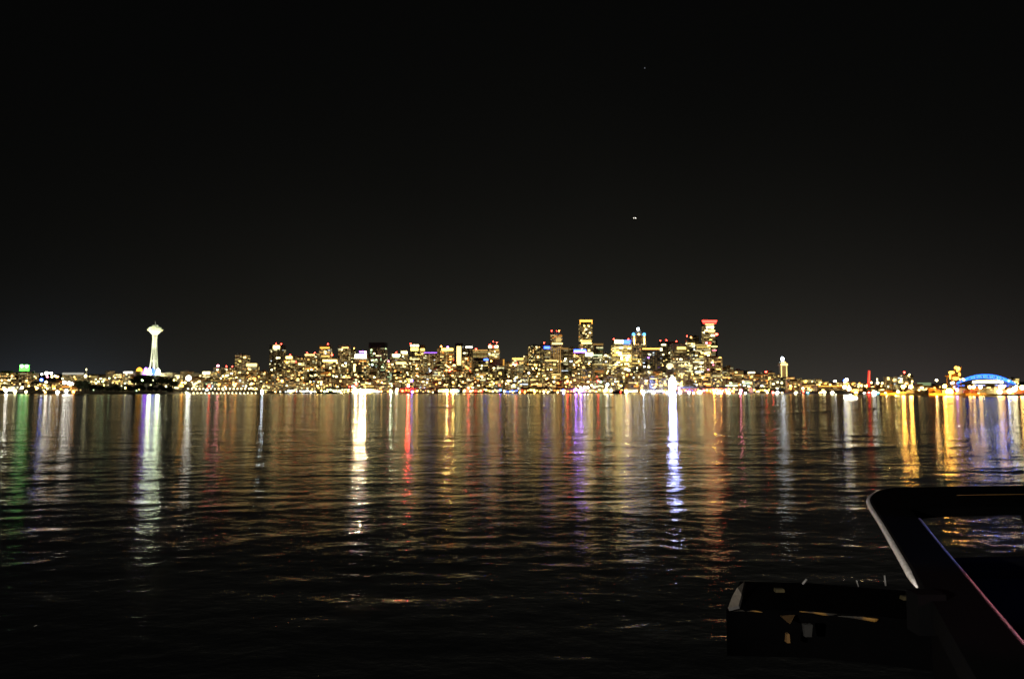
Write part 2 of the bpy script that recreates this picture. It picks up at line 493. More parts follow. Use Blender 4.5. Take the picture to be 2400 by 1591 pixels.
B(939, 955, 820, 2740, 'pale tower with two stacked white light bands right of the thick-capped tower', 'white', .22, 'white', 3, 4, crown=[(.05, .95, 6, 11, 'white', 6), (.2, .95, 13, 16, 'cream', 4)])
B(960, 984, 808, 2700, 'tall tower with a flat white light bar on its roof edge and yellow bands below', 'dark', .3, 'yellow', 4, 9, crown=[(.08, .9, 0, 6, 'white', 7), (.1, .85, 11, 22, 'yellow', 3.5)], beacons=[(.02,)])
B(984, 995, 809, 2720, 'slim dark companion joined to the tower with the flat white light bar', 'brown', .3, 'yellow', 3, 4, crown=[(0, 1, 12, 20, 'yellow', 3)])
B(952, 990, 846, 2500, 'brown apartment block glowing with many small gold windows below the light-bar tower', 'brown', .45, 'gold', 3, 10)
B(992, 1025, 826, 2700, 'grey slab with a thin violet line of light along its roof', 'olive', .08, 'cream' if 0 else 'white', 2.5, 5, crown=[(.05, 1, 0, 1.6, 'violet', 4)])
B(1024, 1032, 815, 2660, 'thin blank pale slab wall rising beside the yellow-crowned tower', 'stone', .0, 'gold', 1, 0, piers=False)
B(1031, 1062, 815, 2640, 'tower with a yellow crown bar and orange and violet roof lights', 'tan', .5, 'orange', 3.2, 12, crown=[(.12, 1, 2, 10, 'yellow', 4)], beacons=[(.05, 'orange', 30, 2.4, 5), (.55, 'violet', 30, 2.6, 3)])
B(1022, 1038, 850, 2480, 'dark lower block with white window rows below the yellow-crowned tower', 'dark', .2, 'white', 3, 4)
B(1055, 1070, 848, 2460, 'small tan block with orange-red roof lamp left of the cream-striped black tower', 'tan', .4, 'orange', 3, 4, beacons=[(.5, 'red', 26, 2.2, 4)])
B(1067, 1085, 805, 2700, 'narrow black tower with one wide vertical cream light strip down its face', 'dark', .04, 'mix', 2, 1, crown=[(.2, .78, 10, 78, 'cream', 2.6)], plant=False)
B(1084, 1107, 812, 2740, 'dark tower with a short white rooftop sign right of the cream-striped tower', 'dark', .1, 'white', 2, 3, crown=[(.3, .98, 0, 4.5, 'purewhite', 7)])
B(1083, 1105, 836, 2540, 'brown mid-rise with gold and orange windows below the tower with the white rooftop sign', 'brown', .35, 'orange', 3, 8)
B(1108, 1143, 820, 2680, 'broad tan tower with a regular grid of dim golden windows', 'tan', .75, 'gold', .8, 2, crown=[(0, 1, 0, 2, 'warm', 1.2)], beacons=[(.2, 'red', 30, 2.6, 4)])
B(1109, 1144, 840, 2500, 'dark glass block with a blue light at its right corner and white windows', 'dark', .26, 'white', 3, 10, crown=[(.7, 1, 1, 6, 'blue', 8)])
B(1144, 1170, 810, 2600, 'tower with two white crown lights, red centre lamp and red mast lights', 'brown', .3, 'mix', 3, 9, crown=[(.05, .33, 0, 7, 'white', 9), (.62, .9, 0, 7, 'white', 9), (.4, .58, 1, 6, 'red', 8)],
  beacons=[(.15, 'red', 26, 2, 4), (.45, 'red', 18, 1.8, 15), (.78, 'red', 26, 2.2, 11)])
B(1146, 1182, 842, 2480, 'stepped grey block with rows of small white windows under the red-masted tower', 'grey', .3, 'white', 2.4, 8, crown=[(.92, 1, 0, 20, 'gold', 1)])
B(1184, 1202, 849, 2640, 'low brown block right of the stepped grey block', 'brown', .35, 'orange', 2.6, 5)
B(1200, 1227, 839, 2560, 'apartment tower with a dotted yellow roofline and red lamps', 'brown', .42, 'mix', 3, 10, crown=[(0, 1, 0, 3.5, 'yellow', 2.5)])
B(1226, 1240, 833, 2700, 'slim tan tower stepping up toward the crowded bright tower', 'tan', .35, 'gold', 2.6, 5)
B(1239, 1266, 809, 2640, 'tower crowded with bright cream and white windows right to the roof', 'dark', .55, 'gold', 4, 20)
B(1267, 1296, 806, 2700, 'tower with a blue violet sign near the top left of the stepped grey tower', 'grey', .28, 'gold', 2.6, 8, crown=[(.3, .75, 9, 17, 'blue', 7)], beacons=[(.3,)])
B(1277, 1306, 843, 2480, 'flat tan block with a lit upper floor below the blue-signed tower', 'olive', .15, 'gold', 1.6, 5, crown=[(0, 1, 1, 4, 'cream', 2)])
B(1315, 1332, 815, 2620, 'dark blue-grey tower with a plain pale cap right of the stepped tower', 'glass', .12, 'white', 2.4, 4, crown=[(0, 1, 0, 6, 'warm', .35)])
B(1333, 1346, 816, 2660, 'narrow grey-green slab beside the pale-capped dark tower', 'olive', .05, 'green', 1, 1)
B(1345, 1374, 819, 2540, 'warm-windowed tower with a glowing blue violet roof band', 'brown', .42, 'gold', 3, 14, crown=[(.02, .98, 0, 6, 'blue', 9), (.02, 1, 6.2, 10, 'violet', 8)], beacons=[(.7, 'pink', 26, 2, 1)])
B(1372, 1390, 826, 2500, 'short block with a glaring white upper floor below the gold-crowned tower', 'dark', .3, 'white', 3, 4, crown=[(0, 1, 0, 13, 'white', 4)])
B(1389, 1414, 805, 2700, 'grey-capped dark tower with greenish white floor lights right of the gold-crowned tower', 'dark', .2, 'green', 2.6, 7, crown=[(0, 1, 0, 6, 'warm', .3)])
B(1413, 1432, 829, 2600, 'small tower packed with bright cream windows left of the glaring white tower', 'tan', .6, 'white', 3.4, 10)
B(1391, 1424, 853, 2420, 'plain olive tan office block with a blank face and dotted seams', 'olive', .55, 'gold', .7, 2, crown=[(0, 1, 0, 2, 'cream', .9)], plant=False)
r = B(1436, 1481, 808, 2640, 'broad glaring tower ablaze with white floors at the top and yellow floors below', 'tan', .8, 'yellow', 4.2, 26, runs=.8, bs=(12, 5), big=20)
B(1440, 1477, 797, 2668, 'white and blue lit roof box with red corner lights over the glaring broad tower', 'white', .1, 'white', 2, 0, crown=[(0, .55, 0, 12, 'white', 5), (.55, 1, 0, 14, 'blue', 6)], beacons=[(.02,), (.96,)], ybase=812, plant=False, name='roof_box')
B(1480, 1506, 863, 2420, 'black box building with a single row of white lamps below the blue-pyramid tower', 'dark', .12, 'white', 2, 3)
B(1507, 1553, 816, 2560, 'wide blue-black glass tower edged with a gold roof light line', 'glass', .13, 'cool', 2.2, 8, crown=[(0, .88, 0, 4, 'gold', 4), (.9, 1, 0, 9, 'white', 5)], plant=False)
B(1549, 1591, 801, 2740, 'broad black tower with paired white lights and red roof dots', 'dark', .08, 'white', 2.6, 5, crown=[(.05, .3, 9, 13, 'white', 6), (.62, .86, 9, 14, 'white', 6)], beacons=[(.05, 'red', 26, 2, 6), (.4, 'red', 26, 2, 7), (.95, 'red', 30, 2.4, 2)])
B(1577, 1610, 806, 2640, 'brown tower with a gold lit crown over its right half', 'stone', .12, 'gold', 2.4, 5, crown=[(.33, 1, 11, 19, 'yellow', 3)])
B(1611, 1630, 797, 2580, 'slim tower with stacked white lights and an L of bright windows', 'dark', .3, 'white', 4, 12, beacons=[(.1, 'red', 22, 2, 14), (.6, 'orange', 24, 2.2, 10)])
B(1625, 1639, 788, 2720, 'dark spiky-topped slim tower with two roof lamps left of the red-crowned tower', 'dark', .3, 'gold', 3, 5, beacons=[(.4, 'cream', 22, 2, 2)])
B(1624, 1666, 806, 2680, 'brown tower banded with rows of white-yellow office floors before the red-crowned tower', 'brown', .5, 'yellow', 3, 16, runs=.85, bs=(11, 3.6))
B(1584, 1624, 838, 2460, 'grey mid-rise with pinkish and cream window rows behind the great wheel', 'grey', .3, 'mix', 2.6, 10)
B(1620, 1656, 838, 2500, 'mid-rise with bright stacked windows left of the curved brown slab', 'brown', .32, 'white', 3, 10)
B(1694, 1719, 860, 2520, 'low olive block stepping down right of the curved brown slab', 'olive', .15, 'gold', 1.4, 2)
B(1694, 1728, 870, 2430, 'low tan building with a lit cornice right of the curved brown slab', 'tan', .3, 'gold', 2.2, 5, crown=[(0, .95, 0, 2.5, 'cream', 1.5)])
B(1727, 1746, 868, 2460, 'dark low block with one white upright light', 'dark', .08, 'white', 1.6, 1, crown=[(.1, .24, 5, 14, 'white', 6)])
B(1746, 1771, 869, 2500, 'dark low block carrying a white roof sign at the right end of downtown', 'dark', .1, 'white', 1.6, 1, crown=[(.3, .95, 4, 9, 'white', 5)])
B(1752, 1800, 877, 2400, 'wide orange-lit old warehouse right of the dark sign block', 'brick', .4, 'orange', 2.6, 10, piers=True)
B(1790, 1816, 873, 2440, 'square brown building with a red and white roof lamp left of the clock tower', 'brown', .3, 'orange', 2, 4, beacons=[(.35, 'red', 40, 3, 1), (.6, 'cream', 30, 2.4, 1)])

# ------------------------------------------------------------------ special towers
def prism(root, name, m, x0, x1, y0, y1, z0, z1, taper=1.0):
    mb = MB(); mb.box(x0, x1, y0, y1, z0, z1, m, taper); return mb.build(name, root)

# stepped grey tower
def stepped_tower():
    Y = 2620; k = P(Y, 0)
    c = at(1305, 840, Y); zg = ground(c.x, Y)
    t = thing('stepped_tower', 'tall stepped grey stone tower with red-dotted cap and a white light band halfway', 'building', (c.x, Y + 18, zg), .03)
    z = lambda py: at(1305, py, Y).z - zg
    wm = wallm('stone')
    prism(t, 'shaft', wm, -14 * k, 15 * k, -16, 18, -6, z(806))
    prism(t, 'upper_shaft', wallm('grey'), -15 * k, 13 * k, -14, 16, z(806), z(782))
    prism(t, 'crown_block', wm, -12.5 * k, 10.5 * k, -12, 12, z(782), z(776))
    piece('light_band', 'box', G('cream', 3), t, (1 * k, -16.6, z(805)), (25 * k, 1, 5))
    piece('light_band', 'box', G('cream', .8), t, (5 * k, -15, z(796)), (10 * k, 1, 14))
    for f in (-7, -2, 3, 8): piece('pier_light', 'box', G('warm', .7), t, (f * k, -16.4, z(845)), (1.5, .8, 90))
    windows(t, -14 * k, 15 * k, -16, 18, 2, z(812), .16, 'gold', 2, nb=6)
    windows(t, -15 * k, 13 * k, -14, 16, z(803), z(784), .2, 'orange', 1.6, nb=0, sides=False)
    beacon(t, -11 * k, 0, z(776), 'red', 26, 2, 2); beacon(t, 6 * k, 0, z(776), 'orange', 26, 2, 2); beacon(t, 1 * k, 0, z(776), 'red', 14, 1.5, 2)
stepped_tower()

# tall dark tower with gold crown
def gold_crown_tower():
    Y = 2860; k = P(Y, 0)
    c = at(1374, 840, Y); zg = ground(c.x, Y)
    t = thing('skyscraper', 'tallest dark tower with a gold light frame at the top and gold windows', 'building', (c.x, Y + 20, zg), .02)
    z = lambda py: at(1374, py, Y).z - zg
    prism(t, 'shaft', wallm('dark'), -14.8 * k, 14.8 * k, -18, 18, -6, z(748.5))
    piece('lit_crown', 'box', G('gold', 3.2), t, (0, -19, z(752)), (29.6 * k, 1.4, 4.4 * k))
    piece('crown_edge', 'box', G('gold', 2.2), t, (-14 * k, -19, z(757)), (1.6 * k, 1.4, 7 * k))
    piece('crown_edge', 'box', G('gold', 2.2), t, (14 * k, -19, z(757)), (1.6 * k, 1.4, 5 * k))
    windows(t, -14.8 * k, 14.8 * k, -18, 18, z(800), z(759), .2, 'gold', 3, nb=15, bs=(6, 5), big=6)
    windows(t, -14.8 * k, 14.8 * k, -18, 18, 3, z(806), .1, 'gold', 2, nb=2)
    piece('light_band', 'box', G('yellow', 3), t, (-1 * k, -18.6, z(799)), (26 * k, 1, 5.5))
    piece('light_band', 'box', G('cream', 4), t, (1 * k, -18.6, z(804)), (24 * k, 1, 5))
gold_crown_tower()

# tower with blue pyramid roof
def pyramid_tower():
    Y = 2620; k = P(Y, 0)
    c = at(1499, 845, Y); zg = ground(c.x, Y)
    t = thing('pyramid_roofed_tower', 'ribbed stone tower under a blue-lit pyramid roof with a glowing white tip', 'building', (c.x, Y + 25, zg), -.02)
    z = lambda py: at(1499, py, Y).z - zg
    wm = wallm('tan')
    prism(t, 'shaft', wm, -17.5 * k, 18 * k, -25, 25, -6, z(800))
    prism(t, 'upper_shaft', wm, -15.5 * k, 15 * k, -22, 22, z(800), z(786))
    mb = MB(); mb.box(-15 * k, 15 * k, -21, 21, z(786), z(774), wallm('stone'), .18); rf = mb.build('roof', t)
    for sx in (-1, 1):
        piece('roof_light', 'ball', glow('light_corner_blue', (.10, .42, 1), 4), rf, (sx * 12.5 * k, -19, z(783.5)), (5.5, 4, 6))
    piece('roof_light', 'ball', glow('light_tip', (.7, .85, 1), 20), rf, (0, 0, z(770)), (4.5, 4.5, 5))
    piece('roof_light', 'ball', G('cream', 6), rf, (0, -18, z(783)), (3.5, 3, 3.5))
    for sx in (-11.5, 12):
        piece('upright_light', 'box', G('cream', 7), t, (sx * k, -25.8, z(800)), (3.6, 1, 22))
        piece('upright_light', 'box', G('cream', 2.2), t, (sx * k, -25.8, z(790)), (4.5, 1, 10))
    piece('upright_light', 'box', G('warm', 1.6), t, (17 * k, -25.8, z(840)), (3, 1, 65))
    ribs = MB()
    for i in range(9): ribs.box(-17.5 * k + i * 4.2 * k, -17.5 * k + i * 4.2 * k + 2, -26.2, -25, 0, z(802), wm)
    ribs.build('rib', t, stuff=True)
    windows(t, -17.5 * k, 18 * k, -25, 25, 3, z(803), .3, 'gold', 2.0, nb=9)
    for py in (842, 851): piece('light_band', 'box', G('yellow', 2), t, (0, -25.5, z(py)), (33 * k, .8, 3))
pyramid_tower()

# tallest black tower with flaring red crown
def red_crown_tower():
    Y = 2900; k = P(Y, 0)
    c = at(1665, 840, Y); zg = ground(c.x, Y)
    t = thing('skyscraper', 'tall black tower with a flaring crown outlined in red light', 'building', (c.x, Y + 20, zg), -.02)
    z = lambda py: at(1665, py, Y).z - zg
    dk = wallm('dark')
    prism(t, 'shaft', dk, -14 * k, 13 * k, -18, 18, -6, z(763))
    prism(t, 'side_shaft', dk, 6 * k, 18 * k, -14, 20, -6, z(796))
    mb = MB(); w0 = 14
    for (a, bq, c0, d) in ((-14, 12.5, 763, 757), (-16.5, 16, 757, 750)):
        i = MB.box
        mb.box(a * k, bq * k, -19, 19, z(c0), z(d), dk)
    mb.build('flared_crown', t)
    piece('red_light_band', 'box', G('red', 7), t, (-.2 * k, -19.8, z(751.6)), (34.5 * k, 1.2, 4.2))
    piece('red_light_band', 'box', G('red', 3.4), t, (-.2 * k, -19.8, z(757.6)), (31 * k, 1.2, 3.4))
    piece('light_band', 'box', glow('light_crown_salmon', (1, .10, .07), 4), t, (-.2 * k, -20, z(754.2)), (33 * k, 1, 3.8))
    for (x, py, w, h, s, hue) in ((0, 760, 20, 4, 2.4, 'cream'), (-1, 767, 14, 8, 5, 'white'), (6, 767, 6, 9, 9, 'white'), (0, 775, 24, 5, 3.4, 'cream'), (-14, 779, 4, 4, 7, 'white'), (3, 778, 15, 3, 3, 'warm'), (7, 786, 8, 5, 9, 'white'),
                          (2, 796, 6, 4, 3, 'yellow'), (-8, 804, 4, 6, 10, 'pink'), (0, 804, 4, 5, 8, 'red'), (10, 812, 14, 4, 3, 'cream'), (10, 821, 10, 3, 3, 'pink')):
        piece('light_panel', 'box', G(hue, s), t, (x * k, -19, z(py)), (w * k, 1.6, h))
    piece('red_lamp', 'ball', G('red', 22), t, (15.5 * k, -15, z(783)), (8, 4, 4.5))
    windows(t, -14 * k, 13 * k, -18, 18, 3, z(764), .12, 'white', 2.4, nb=4)
red_crown_tower()

# curved brown slab
def curved_slab():
    Y = 2380; k = P(Y, 0)
    c = at(1675, 870, Y); zg = ground(c.x, Y)
    t = thing('curved_slab_building', 'big brown slab building with a gently curved roof and few lit windows', 'building', (c.x, Y + 16, zg), 0)
    z = lambda py: at(1675, py, Y).z - zg
    mb = MB(); wm = wallm('rust'); n = 12
    top = [(-19 * k + 38 * k * i / n, z(834.5) - 1.2 * k * ((i / n - .5) * 2) ** 2 - (0 if i < 11 else 1)) for i in range(n + 1)]
    for y in (-16, 16):
        mb.poly([(-19 * k, y, -6), (19 * k, y, -6)] + [(x, y, zz) for x, zz in reversed(top)], wm)
    for (xa, za), (xb, zb) in zip(top, top[1:]): mb.poly([(xa, -16, za), (xb, -16, zb), (xb, 16, zb), (xa, 16, za)], wm)
    for x in (-19 * k, 19 * k): mb.poly([(x, -16, -6), (x, 16, -6), (x, 16, top[0][1]), (x, -16, top[0][1])], wm)
    mb.build('wall', t)
    windows(t, -19 * k, 19 * k, -16, 16, 2, z(838), .05, 'gold', 1.6, nb=6, bs=(8, 4))
    for (px, py, w, h, s, hue) in ((1671, 846, 3, 7, 2.5, 'cream'), (1677, 848, 9, 3, .9, 'warm'), (1686, 847, 8, 4, .9, 'warm'), (1672, 855, 3, 4, 4, 'pink'), (1688, 838, 6, 3, 4, 'yellow'), (1684, 865, 10, 3, 4, 'yellow'), (1691, 870, 5, 4, 4, 'white'), (1660, 866, 4, 4, 5, 'pink')):
        piece('window', 'box', G(hue, s), t, ((px - 1675) * k, -16.5, z(py)), (w * k, .8, h))
curved_slab()

# old clock tower
def clock_tower():
    Y = 2300; k = P(Y, 0)
    c = at(1837.5, 880, Y); zg = ground(c.x, Y)
    t = thing('spired_tower', 'slender floodlit white tower with a pyramid roof and a glowing ball on its tip', 'tower', (c.x, Y + 8, zg), 0)
    z = lambda py: at(1837.5, py, Y).z - zg
    wm = mat('white_terracotta', (.75, .72, .62), .7, var=.12, vscale=.1)
    prism(t, 'shaft', wm, -7.2 * k, 7.2 * k, -9, 9, -6, z(857))
    prism(t, 'cornice', wm, -8.6 * k, 8.6 * k, -11, 11, z(857), z(851))
    mb = MB(); mb.box(-7.5 * k, 7.5 * k, -9, 9, z(851), z(844.5), wm, .12); rf = mb.build('roof', t)
    piece('ball_light', 'ball', glow('light_ball', (.72, .84, 1), 26), rf, (-.5 * k, 0, z(841)), (4.8, 4.8, 5.4))
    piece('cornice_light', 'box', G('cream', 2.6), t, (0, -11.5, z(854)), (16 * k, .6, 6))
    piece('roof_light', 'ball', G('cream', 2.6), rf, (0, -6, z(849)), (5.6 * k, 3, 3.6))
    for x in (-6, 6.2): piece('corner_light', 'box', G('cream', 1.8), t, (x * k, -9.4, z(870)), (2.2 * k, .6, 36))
    for x in (-1.8, 1.8): piece('pilaster_glow', 'box', G('warm', .45), t, (x * k, -9.3, z(870)), (1.4 * k, .5, 36))  # strips glow by themselves, floodlight on the shaft put into their colour
    b2 = MB(); b2.box(-16 * k, 13 * k, -6, 20, -6, z(877), wallm('tan')); b2.build('base_block', t)
    windows(t, -16 * k, 13 * k, -6, 20, 2, z(879), .5, 'orange', 2.4, nb=8, bs=(5, 4))
clock_tower()

# floodlit observation tower
def observation_tower():
    Y = 2350; k = P(Y, 0)
    c = at(362, 820, Y)
    zt = lambda py: at(362, py, Y).z
    z0 = ground(c.x, Y)
    t = thing('observation_tower', 'white floodlit observation tower with flying-saucer top on an hourglass tripod', 'tower', (c.x, Y, z0), 0)
    z = lambda py: zt(py) - z0
    WH = mat('white_painted_steel', (.8, .84, .66), .6, var=.06, vscale=.2)
    CORE = mat('tower_core', (.35, .28, .18), .7, var=.3, vscale=.2)
    # legs: half width (px) against height
    prof = [(880, 12.4), (868, 11), (850, 8.2), (830, 6.2), (812, 4.6), (797, 4.1), (785, 4.9), (779, 6.8)]
    for a0 in (R(-90 + 28), R(-90 + 148), R(-90 + 268)):
        for off in (-1, 1):
            pts, rad = [], []
            for py, hw in prof:
                r_ = hw * k * .88
                u = Vector((math.cos(a0), math.sin(a0), 0)); w = Vector((-math.sin(a0), math.cos(a0), 0))
                sp = (2.1 if py > 800 else 2.1 + (800 - py) * .10)
                p = u * r_ + w * off * sp
                pts.append((p.x, p.y, z(py))); rad.append(1.75 if py > 800 else 1.3)
            pts.insert(0, (pts[0][0], pts[0][1], -5)); rad.insert(0, 2.4)
            mb = MB(); mb.tube(pts, rad, WH, 6); mb.build('leg', t)
    mb = MB(); mb.lathe([(3.4, -5), (3.4, z(780))], CORE, 8); core = mb.build('lift_core', t)
    br = MB()
    for i in range(14):
        zz = z(866) + (z(785) - z(866)) * i / 13
        br.tube([(-3.6, -3.6, zz), (3.6, -3.6, zz)], .35, CORE, 4)
    br.build('bracing', core, stuff=True)
    mb = MB(); mb.lathe([(4.5 * k, z(847)), (5.6 * k, z(845)), (5.6 * k, z(844)), (3, z(843.5))], WH, 24); mb.build('lower_platform', t, smooth=False)
    mb = MB(); mb.lathe([(3.6, z(785)), (8 * k, z(782)), (12.5 * k, z(777.5)), (15.2 * k, z(774.8)), (12 * k, z(774.2))], WH, 40); mb.build('saucer', t, smooth=True)
    mb = MB(); mb.lathe([(14 * k, z(773.9)), (17.6 * k, z(773.2)), (17.6 * k, z(771.9)), (13.5 * k, z(771.4))], mat('halo_ring_steel', (.45, .47, .35), .5), 40); mb.build('halo_ring', t)
    mb = MB(); mb.lathe([(13.4 * k, z(771.4)), (14.3 * k, z(769.2)), (12.4 * k, z(767)), (8.2 * k, z(765.6)), (7.2 * k, z(765.2))], WH, 40); dk = mb.build('observation_deck', t, smooth=True)
    mb = MB(); mb.lathe([(7.2 * k, z(765.2)), (7.6 * k, z(763)), (5 * k, z(761.4)), (1.2, z(761))], WH, 32); mb.build('top_house', dk, smooth=True)
    mb = MB(); mb.tube([(0, 0, z(761.2)), (0, 0, z(757.5)), (0, 0, z(752.5))], [1.6, 1.1, .6], mat('antenna_steel', (.45, .45, .42), .5), 6); mb.build('antenna', t)
    ring = MB()
    for i in range(24):
        a = 2 * PI * i / 24
        ring.sphere((15.4 * k * math.cos(a), 15.4 * k * math.sin(a), z(774.6)), .55, G('cream', 9), 6)
    ring.build('rim_lamp', dk, stuff=True)
    # floodlights round the foot and on the deck
    def flood(name, loc, target, power, ang, col, rad=1.5):
        ld = bpy.data.lights.new(name, 'SPOT'); ld.energy = power; ld.spot_size = R(ang); ld.spot_blend = .5; ld.color = col; ld.shadow_soft_size = rad
        o = bpy.data.objects.new(name, ld); COL.objects.link(o); o.location = loc
        o.rotation_euler = (Vector(target) - Vector(loc)).to_track_quat('-Z', 'Y').to_euler(); return o
    bx, by = c.x, Y
    for i in range(8):   # lamps on the halo ring washing the roof
        a = 2 * PI * i / 8 + .39
        ld = bpy.data.lights.new('rim_wash', 'POINT'); ld.energy = 8000; ld.color = (1, 1, .72); ld.shadow_soft_size = .4
        o = bpy.data.objects.new('rim_wash', ld); COL.objects.link(o); o.parent = t; o.location = (19.5 * k * math.cos(a), 19.5 * k * math.sin(a), z(768.5))
    for dx, dy in ((-90, -150), (95, -150), (0, -170)):
        flood('floodlight', (bx + dx, by + dy, ground(bx + dx, by + dy) + 14), (bx, by, zt(775)), 2.1e6, 24, (1, 1, .78))
        flood('floodlight', (bx + dx * .6, by + dy * .5, ground(bx + dx * .6, by + dy * .5) + 10), (bx, by, zt(835)), 4.2e5, 60, (1, 1, .82))
observation_tower()

# great wheel seen nearly edge-on
def great_wheel():
    Y = 2003; k = P(Y, 0)
    c = at(1576, 903, Y)
    rad = 18.6 * k
    t = thing('ferris_wheel', 'dazzling white-lit ferris wheel seen nearly edge-on at the end of its pier', 'ferris wheel', (c.x, Y, 3.0), R(62))
    zc = at(1576, 903, Y).z - 3.0
    LED = G('led', 190); hub_m = G('led', 80)
    for s in (-1, 1):
        rim = MB()
        rim.tube([(rad * math.cos(a), s * 2.2, zc + rad * math.sin(a)) for a in [2 * PI * i / 40 for i in range(40)]], .7, LED, 6, closed=True)
        rim.build('rim', t)
    for i in range(21):
        a = 2 * PI * i / 21
        sp = MB(); sp.tube([(0, 0, zc), (rad * math.cos(a), 0, zc + rad * math.sin(a))], .5, LED, 5); sp.build('spoke', t)
        g = MB(); cx, cz = (rad + 1.8) * math.cos(a), zc + (rad + 1.8) * math.sin(a)
        g.box(cx - 1.1, cx + 1.1, -1.3, 1.3, cz - 1.2, cz + 1.1, mat('gondola_white', (.8, .8, .82), .4)); g.build('gondola', t)
    hb = MB(); hb.sphere((0, 0, zc), 2.6, hub_m, 12); hb.build('hub', t)
    for sx in (-1, 1):
        for sy in (-1, 1):
            lg = MB(); lg.tube([(sx * 11, sy * 5, -1), (0, sy * 2.6, zc)], .8, mat('white_steel', (.7, .7, .72), .5), 6); lg.build('support_leg', t)
great_wheel()

# stadium with blue arch
def stadium():
    Y = 1900; k = P(Y, 0)
    xc = 2310
    c = at(xc, 895, Y)
    zg = ground(c.x, Y + 40)
    t = thing('stadium', 'stadium with a long blue-lit arched roof truss over a white light band', 'stadium', (c.x, Y, zg), 0)
    z = lambda py: at(xc, py, Y).z - zg
    hw = 69 * k
    def arch(u, top=878.2, end=899.5): return z(end - (end - top) * (1 - abs(u) ** 2.1))
    def low(u): return z(900 - (900 - 885.5) * (1 - abs(u) ** 2.4) )
    BL = glow('light_arch_blue', (.025, .15, 1), 4.2); BL2 = glow('light_truss_blue', (.02, .07, .9), 2.4)
    n = 28
    us = [-1 + 2 * i / n for i in range(n + 1)]
    mb = MB(); mb.tube([(u * hw, 0, arch(u)) for u in us], 1.6, BL, 6); mb.build('upper_chord', t)
    mb = MB(); mb.tube([(u * hw, 0, low(u)) for u in us], 1.2, BL, 6); mb.build('lower_chord', t)
    for i in range(1, 18):
        u = -1 + 2 * i / 18
        mb = MB(); mb.tube([(u * hw, .2, arch(u) - .5), (u * hw + 1.5, .2, low(u))], 1.5, BL if i % 2 else BL2, 5); mb.build('strut', t)
    rf = MB()
    rm = mat('stadium_roof_white', (.6, .62, .7), .6)
    for a, bq in zip(us, us[1:]):
        rf.poly([(a * hw, 2, arch(a) - 1), (bq * hw, 2, arch(bq) - 1), (bq * hw * .96, 70, arch(bq) - 9), (a * hw * .96, 70, arch(a) - 9)], rm)
        rf.poly([(a * hw, 6, low(a) - 1), (bq * hw, 6, low(bq) - 1), (bq * hw, 6, arch(bq) - 1.5), (a * hw, 6, arch(a) - 1.5)], BL2 if 0 else rm)
    rf.build('roof', t)
    st = MB(); st.box(-hw * 1.0, hw * 1.02, 12, 95, -5, z(901), wallm('stone')); st.box(-hw * .8, hw * .8, 4, 12, -5, z(908), wallm('tan')); st.build('stand', t)
    for i in range(9):
        piece('light_panel', 'box', G('white', 7), t, ((-25 + i * 7.9) * k, 3, z(894.5) - (1 if i in (0, 8) else 0)), (7.4 * k, 1.5, 6.2))
    piece('light_panel', 'ball', glow('light_teal_lamp', (.2, .8, 1), 6), t, (53 * k, -2, z(892.5)), (3, 2, 2.6))
    for (x, py) in ((-54, 888), (-60, 889), (-52, 890)):
        piece('corner_lamp', 'ball', G('cream', 10), t, (x * k, -2, z(py)), (2.6, 2, 2.2))
    windows(t, -hw * .8, hw * .8, 4, 12, 1, z(909), .3, 'orange', 1.4, nb=8, sides=False)
    # uplighters washing the truss blue
    for i in range(7):
        ld = bpy.data.lights.new('truss_uplight', 'POINT'); ld.energy = 25000; ld.color = (.05, .15, 1); ld.shadow_soft_size = 1
        o = bpy.data.objects.new('truss_uplight', ld); COL.objects.link(o); o.parent = t; o.location = ((-1 + 2 * (i + .5) / 7) * hw * .85, -6, z(897))
stadium()

# container cranes lit orange
def container_crane(px, ytop, Y, label, hue, bent=0):
    k = P(Y, 0); c = at(px, 900, Y); zg = ground(c.x, Y)
    z = lambda py: at(px, py, Y).z - zg
    t = thing('container_crane', label, 'crane', (c.x, Y, zg), R(bent))
    st = mat('crane_orange_paint', (.62, .3, .06), .5, var=.15, vscale=.2)
    zt = z(ytop)
    for x in (-8, 8):
        for y in (-7, 7):
            mb = MB(); mb.tube([(x, y, 0), (x * .9, y, zt * .62)], .9, st, 4); mb.build('leg', t)
    mb = MB()
    for y in (-7, 7):
        mb.tube([(-8, y, zt * .3), (8, y, zt * .3)], .7, st, 4); mb.tube([(-8, y, zt * .62), (8, y, zt * .62)], .8, st, 4)
    for x in (-8, 8): mb.tube([(x, -7, zt * .62), (x, 7, zt * .62)], .8, st, 4)
    mb.build('portal_beam', t)
    mb = MB(); mb.tube([(-14, 0, zt * .64), (10, 0, zt * .64)], 1.2, st, 4); mb.tube([(8, 0, zt * .64), (13, 0, zt)], 1.1, st, 4); mb.tube([(0, 0, zt * .64), (2, 0, zt * .9)], .9, st, 4); mb.build('boom', t)
    mb = MB(); mb.box(-4, 4, -4, 4, zt * .66, zt * .76, st); mb.build('machinery_house', t)
    return t, zt
t, zt = container_crane(2236, 860, 1250, 'tall crane glowing yellow-orange left of the blue arched stadium', 'amber')
for (x, f, sx, sz, s) in ((2, .97, 3.6, 2.6, 4), (6, .93, 2.6, 3.2, 7), (-6, .78, 5.4, 2.6, 4), (0, .56, 6.5, 3.6, 3), (4, .86, 2, 3, 3), (-8.5, .62, 1.4, 5, 4), (7, .7, 2, 4, 3)):
    piece('flood_panel', 'ball', G('gold', s), t, (x, -4.5, zt * f), (sx, 1.5, sz))
for (x, f) in ((-9, .36), (-6, .38)): piece('lamp', 'ball', G('white', 14), t, (x, -8, zt * f), (1.6, 1.6, 1.6))

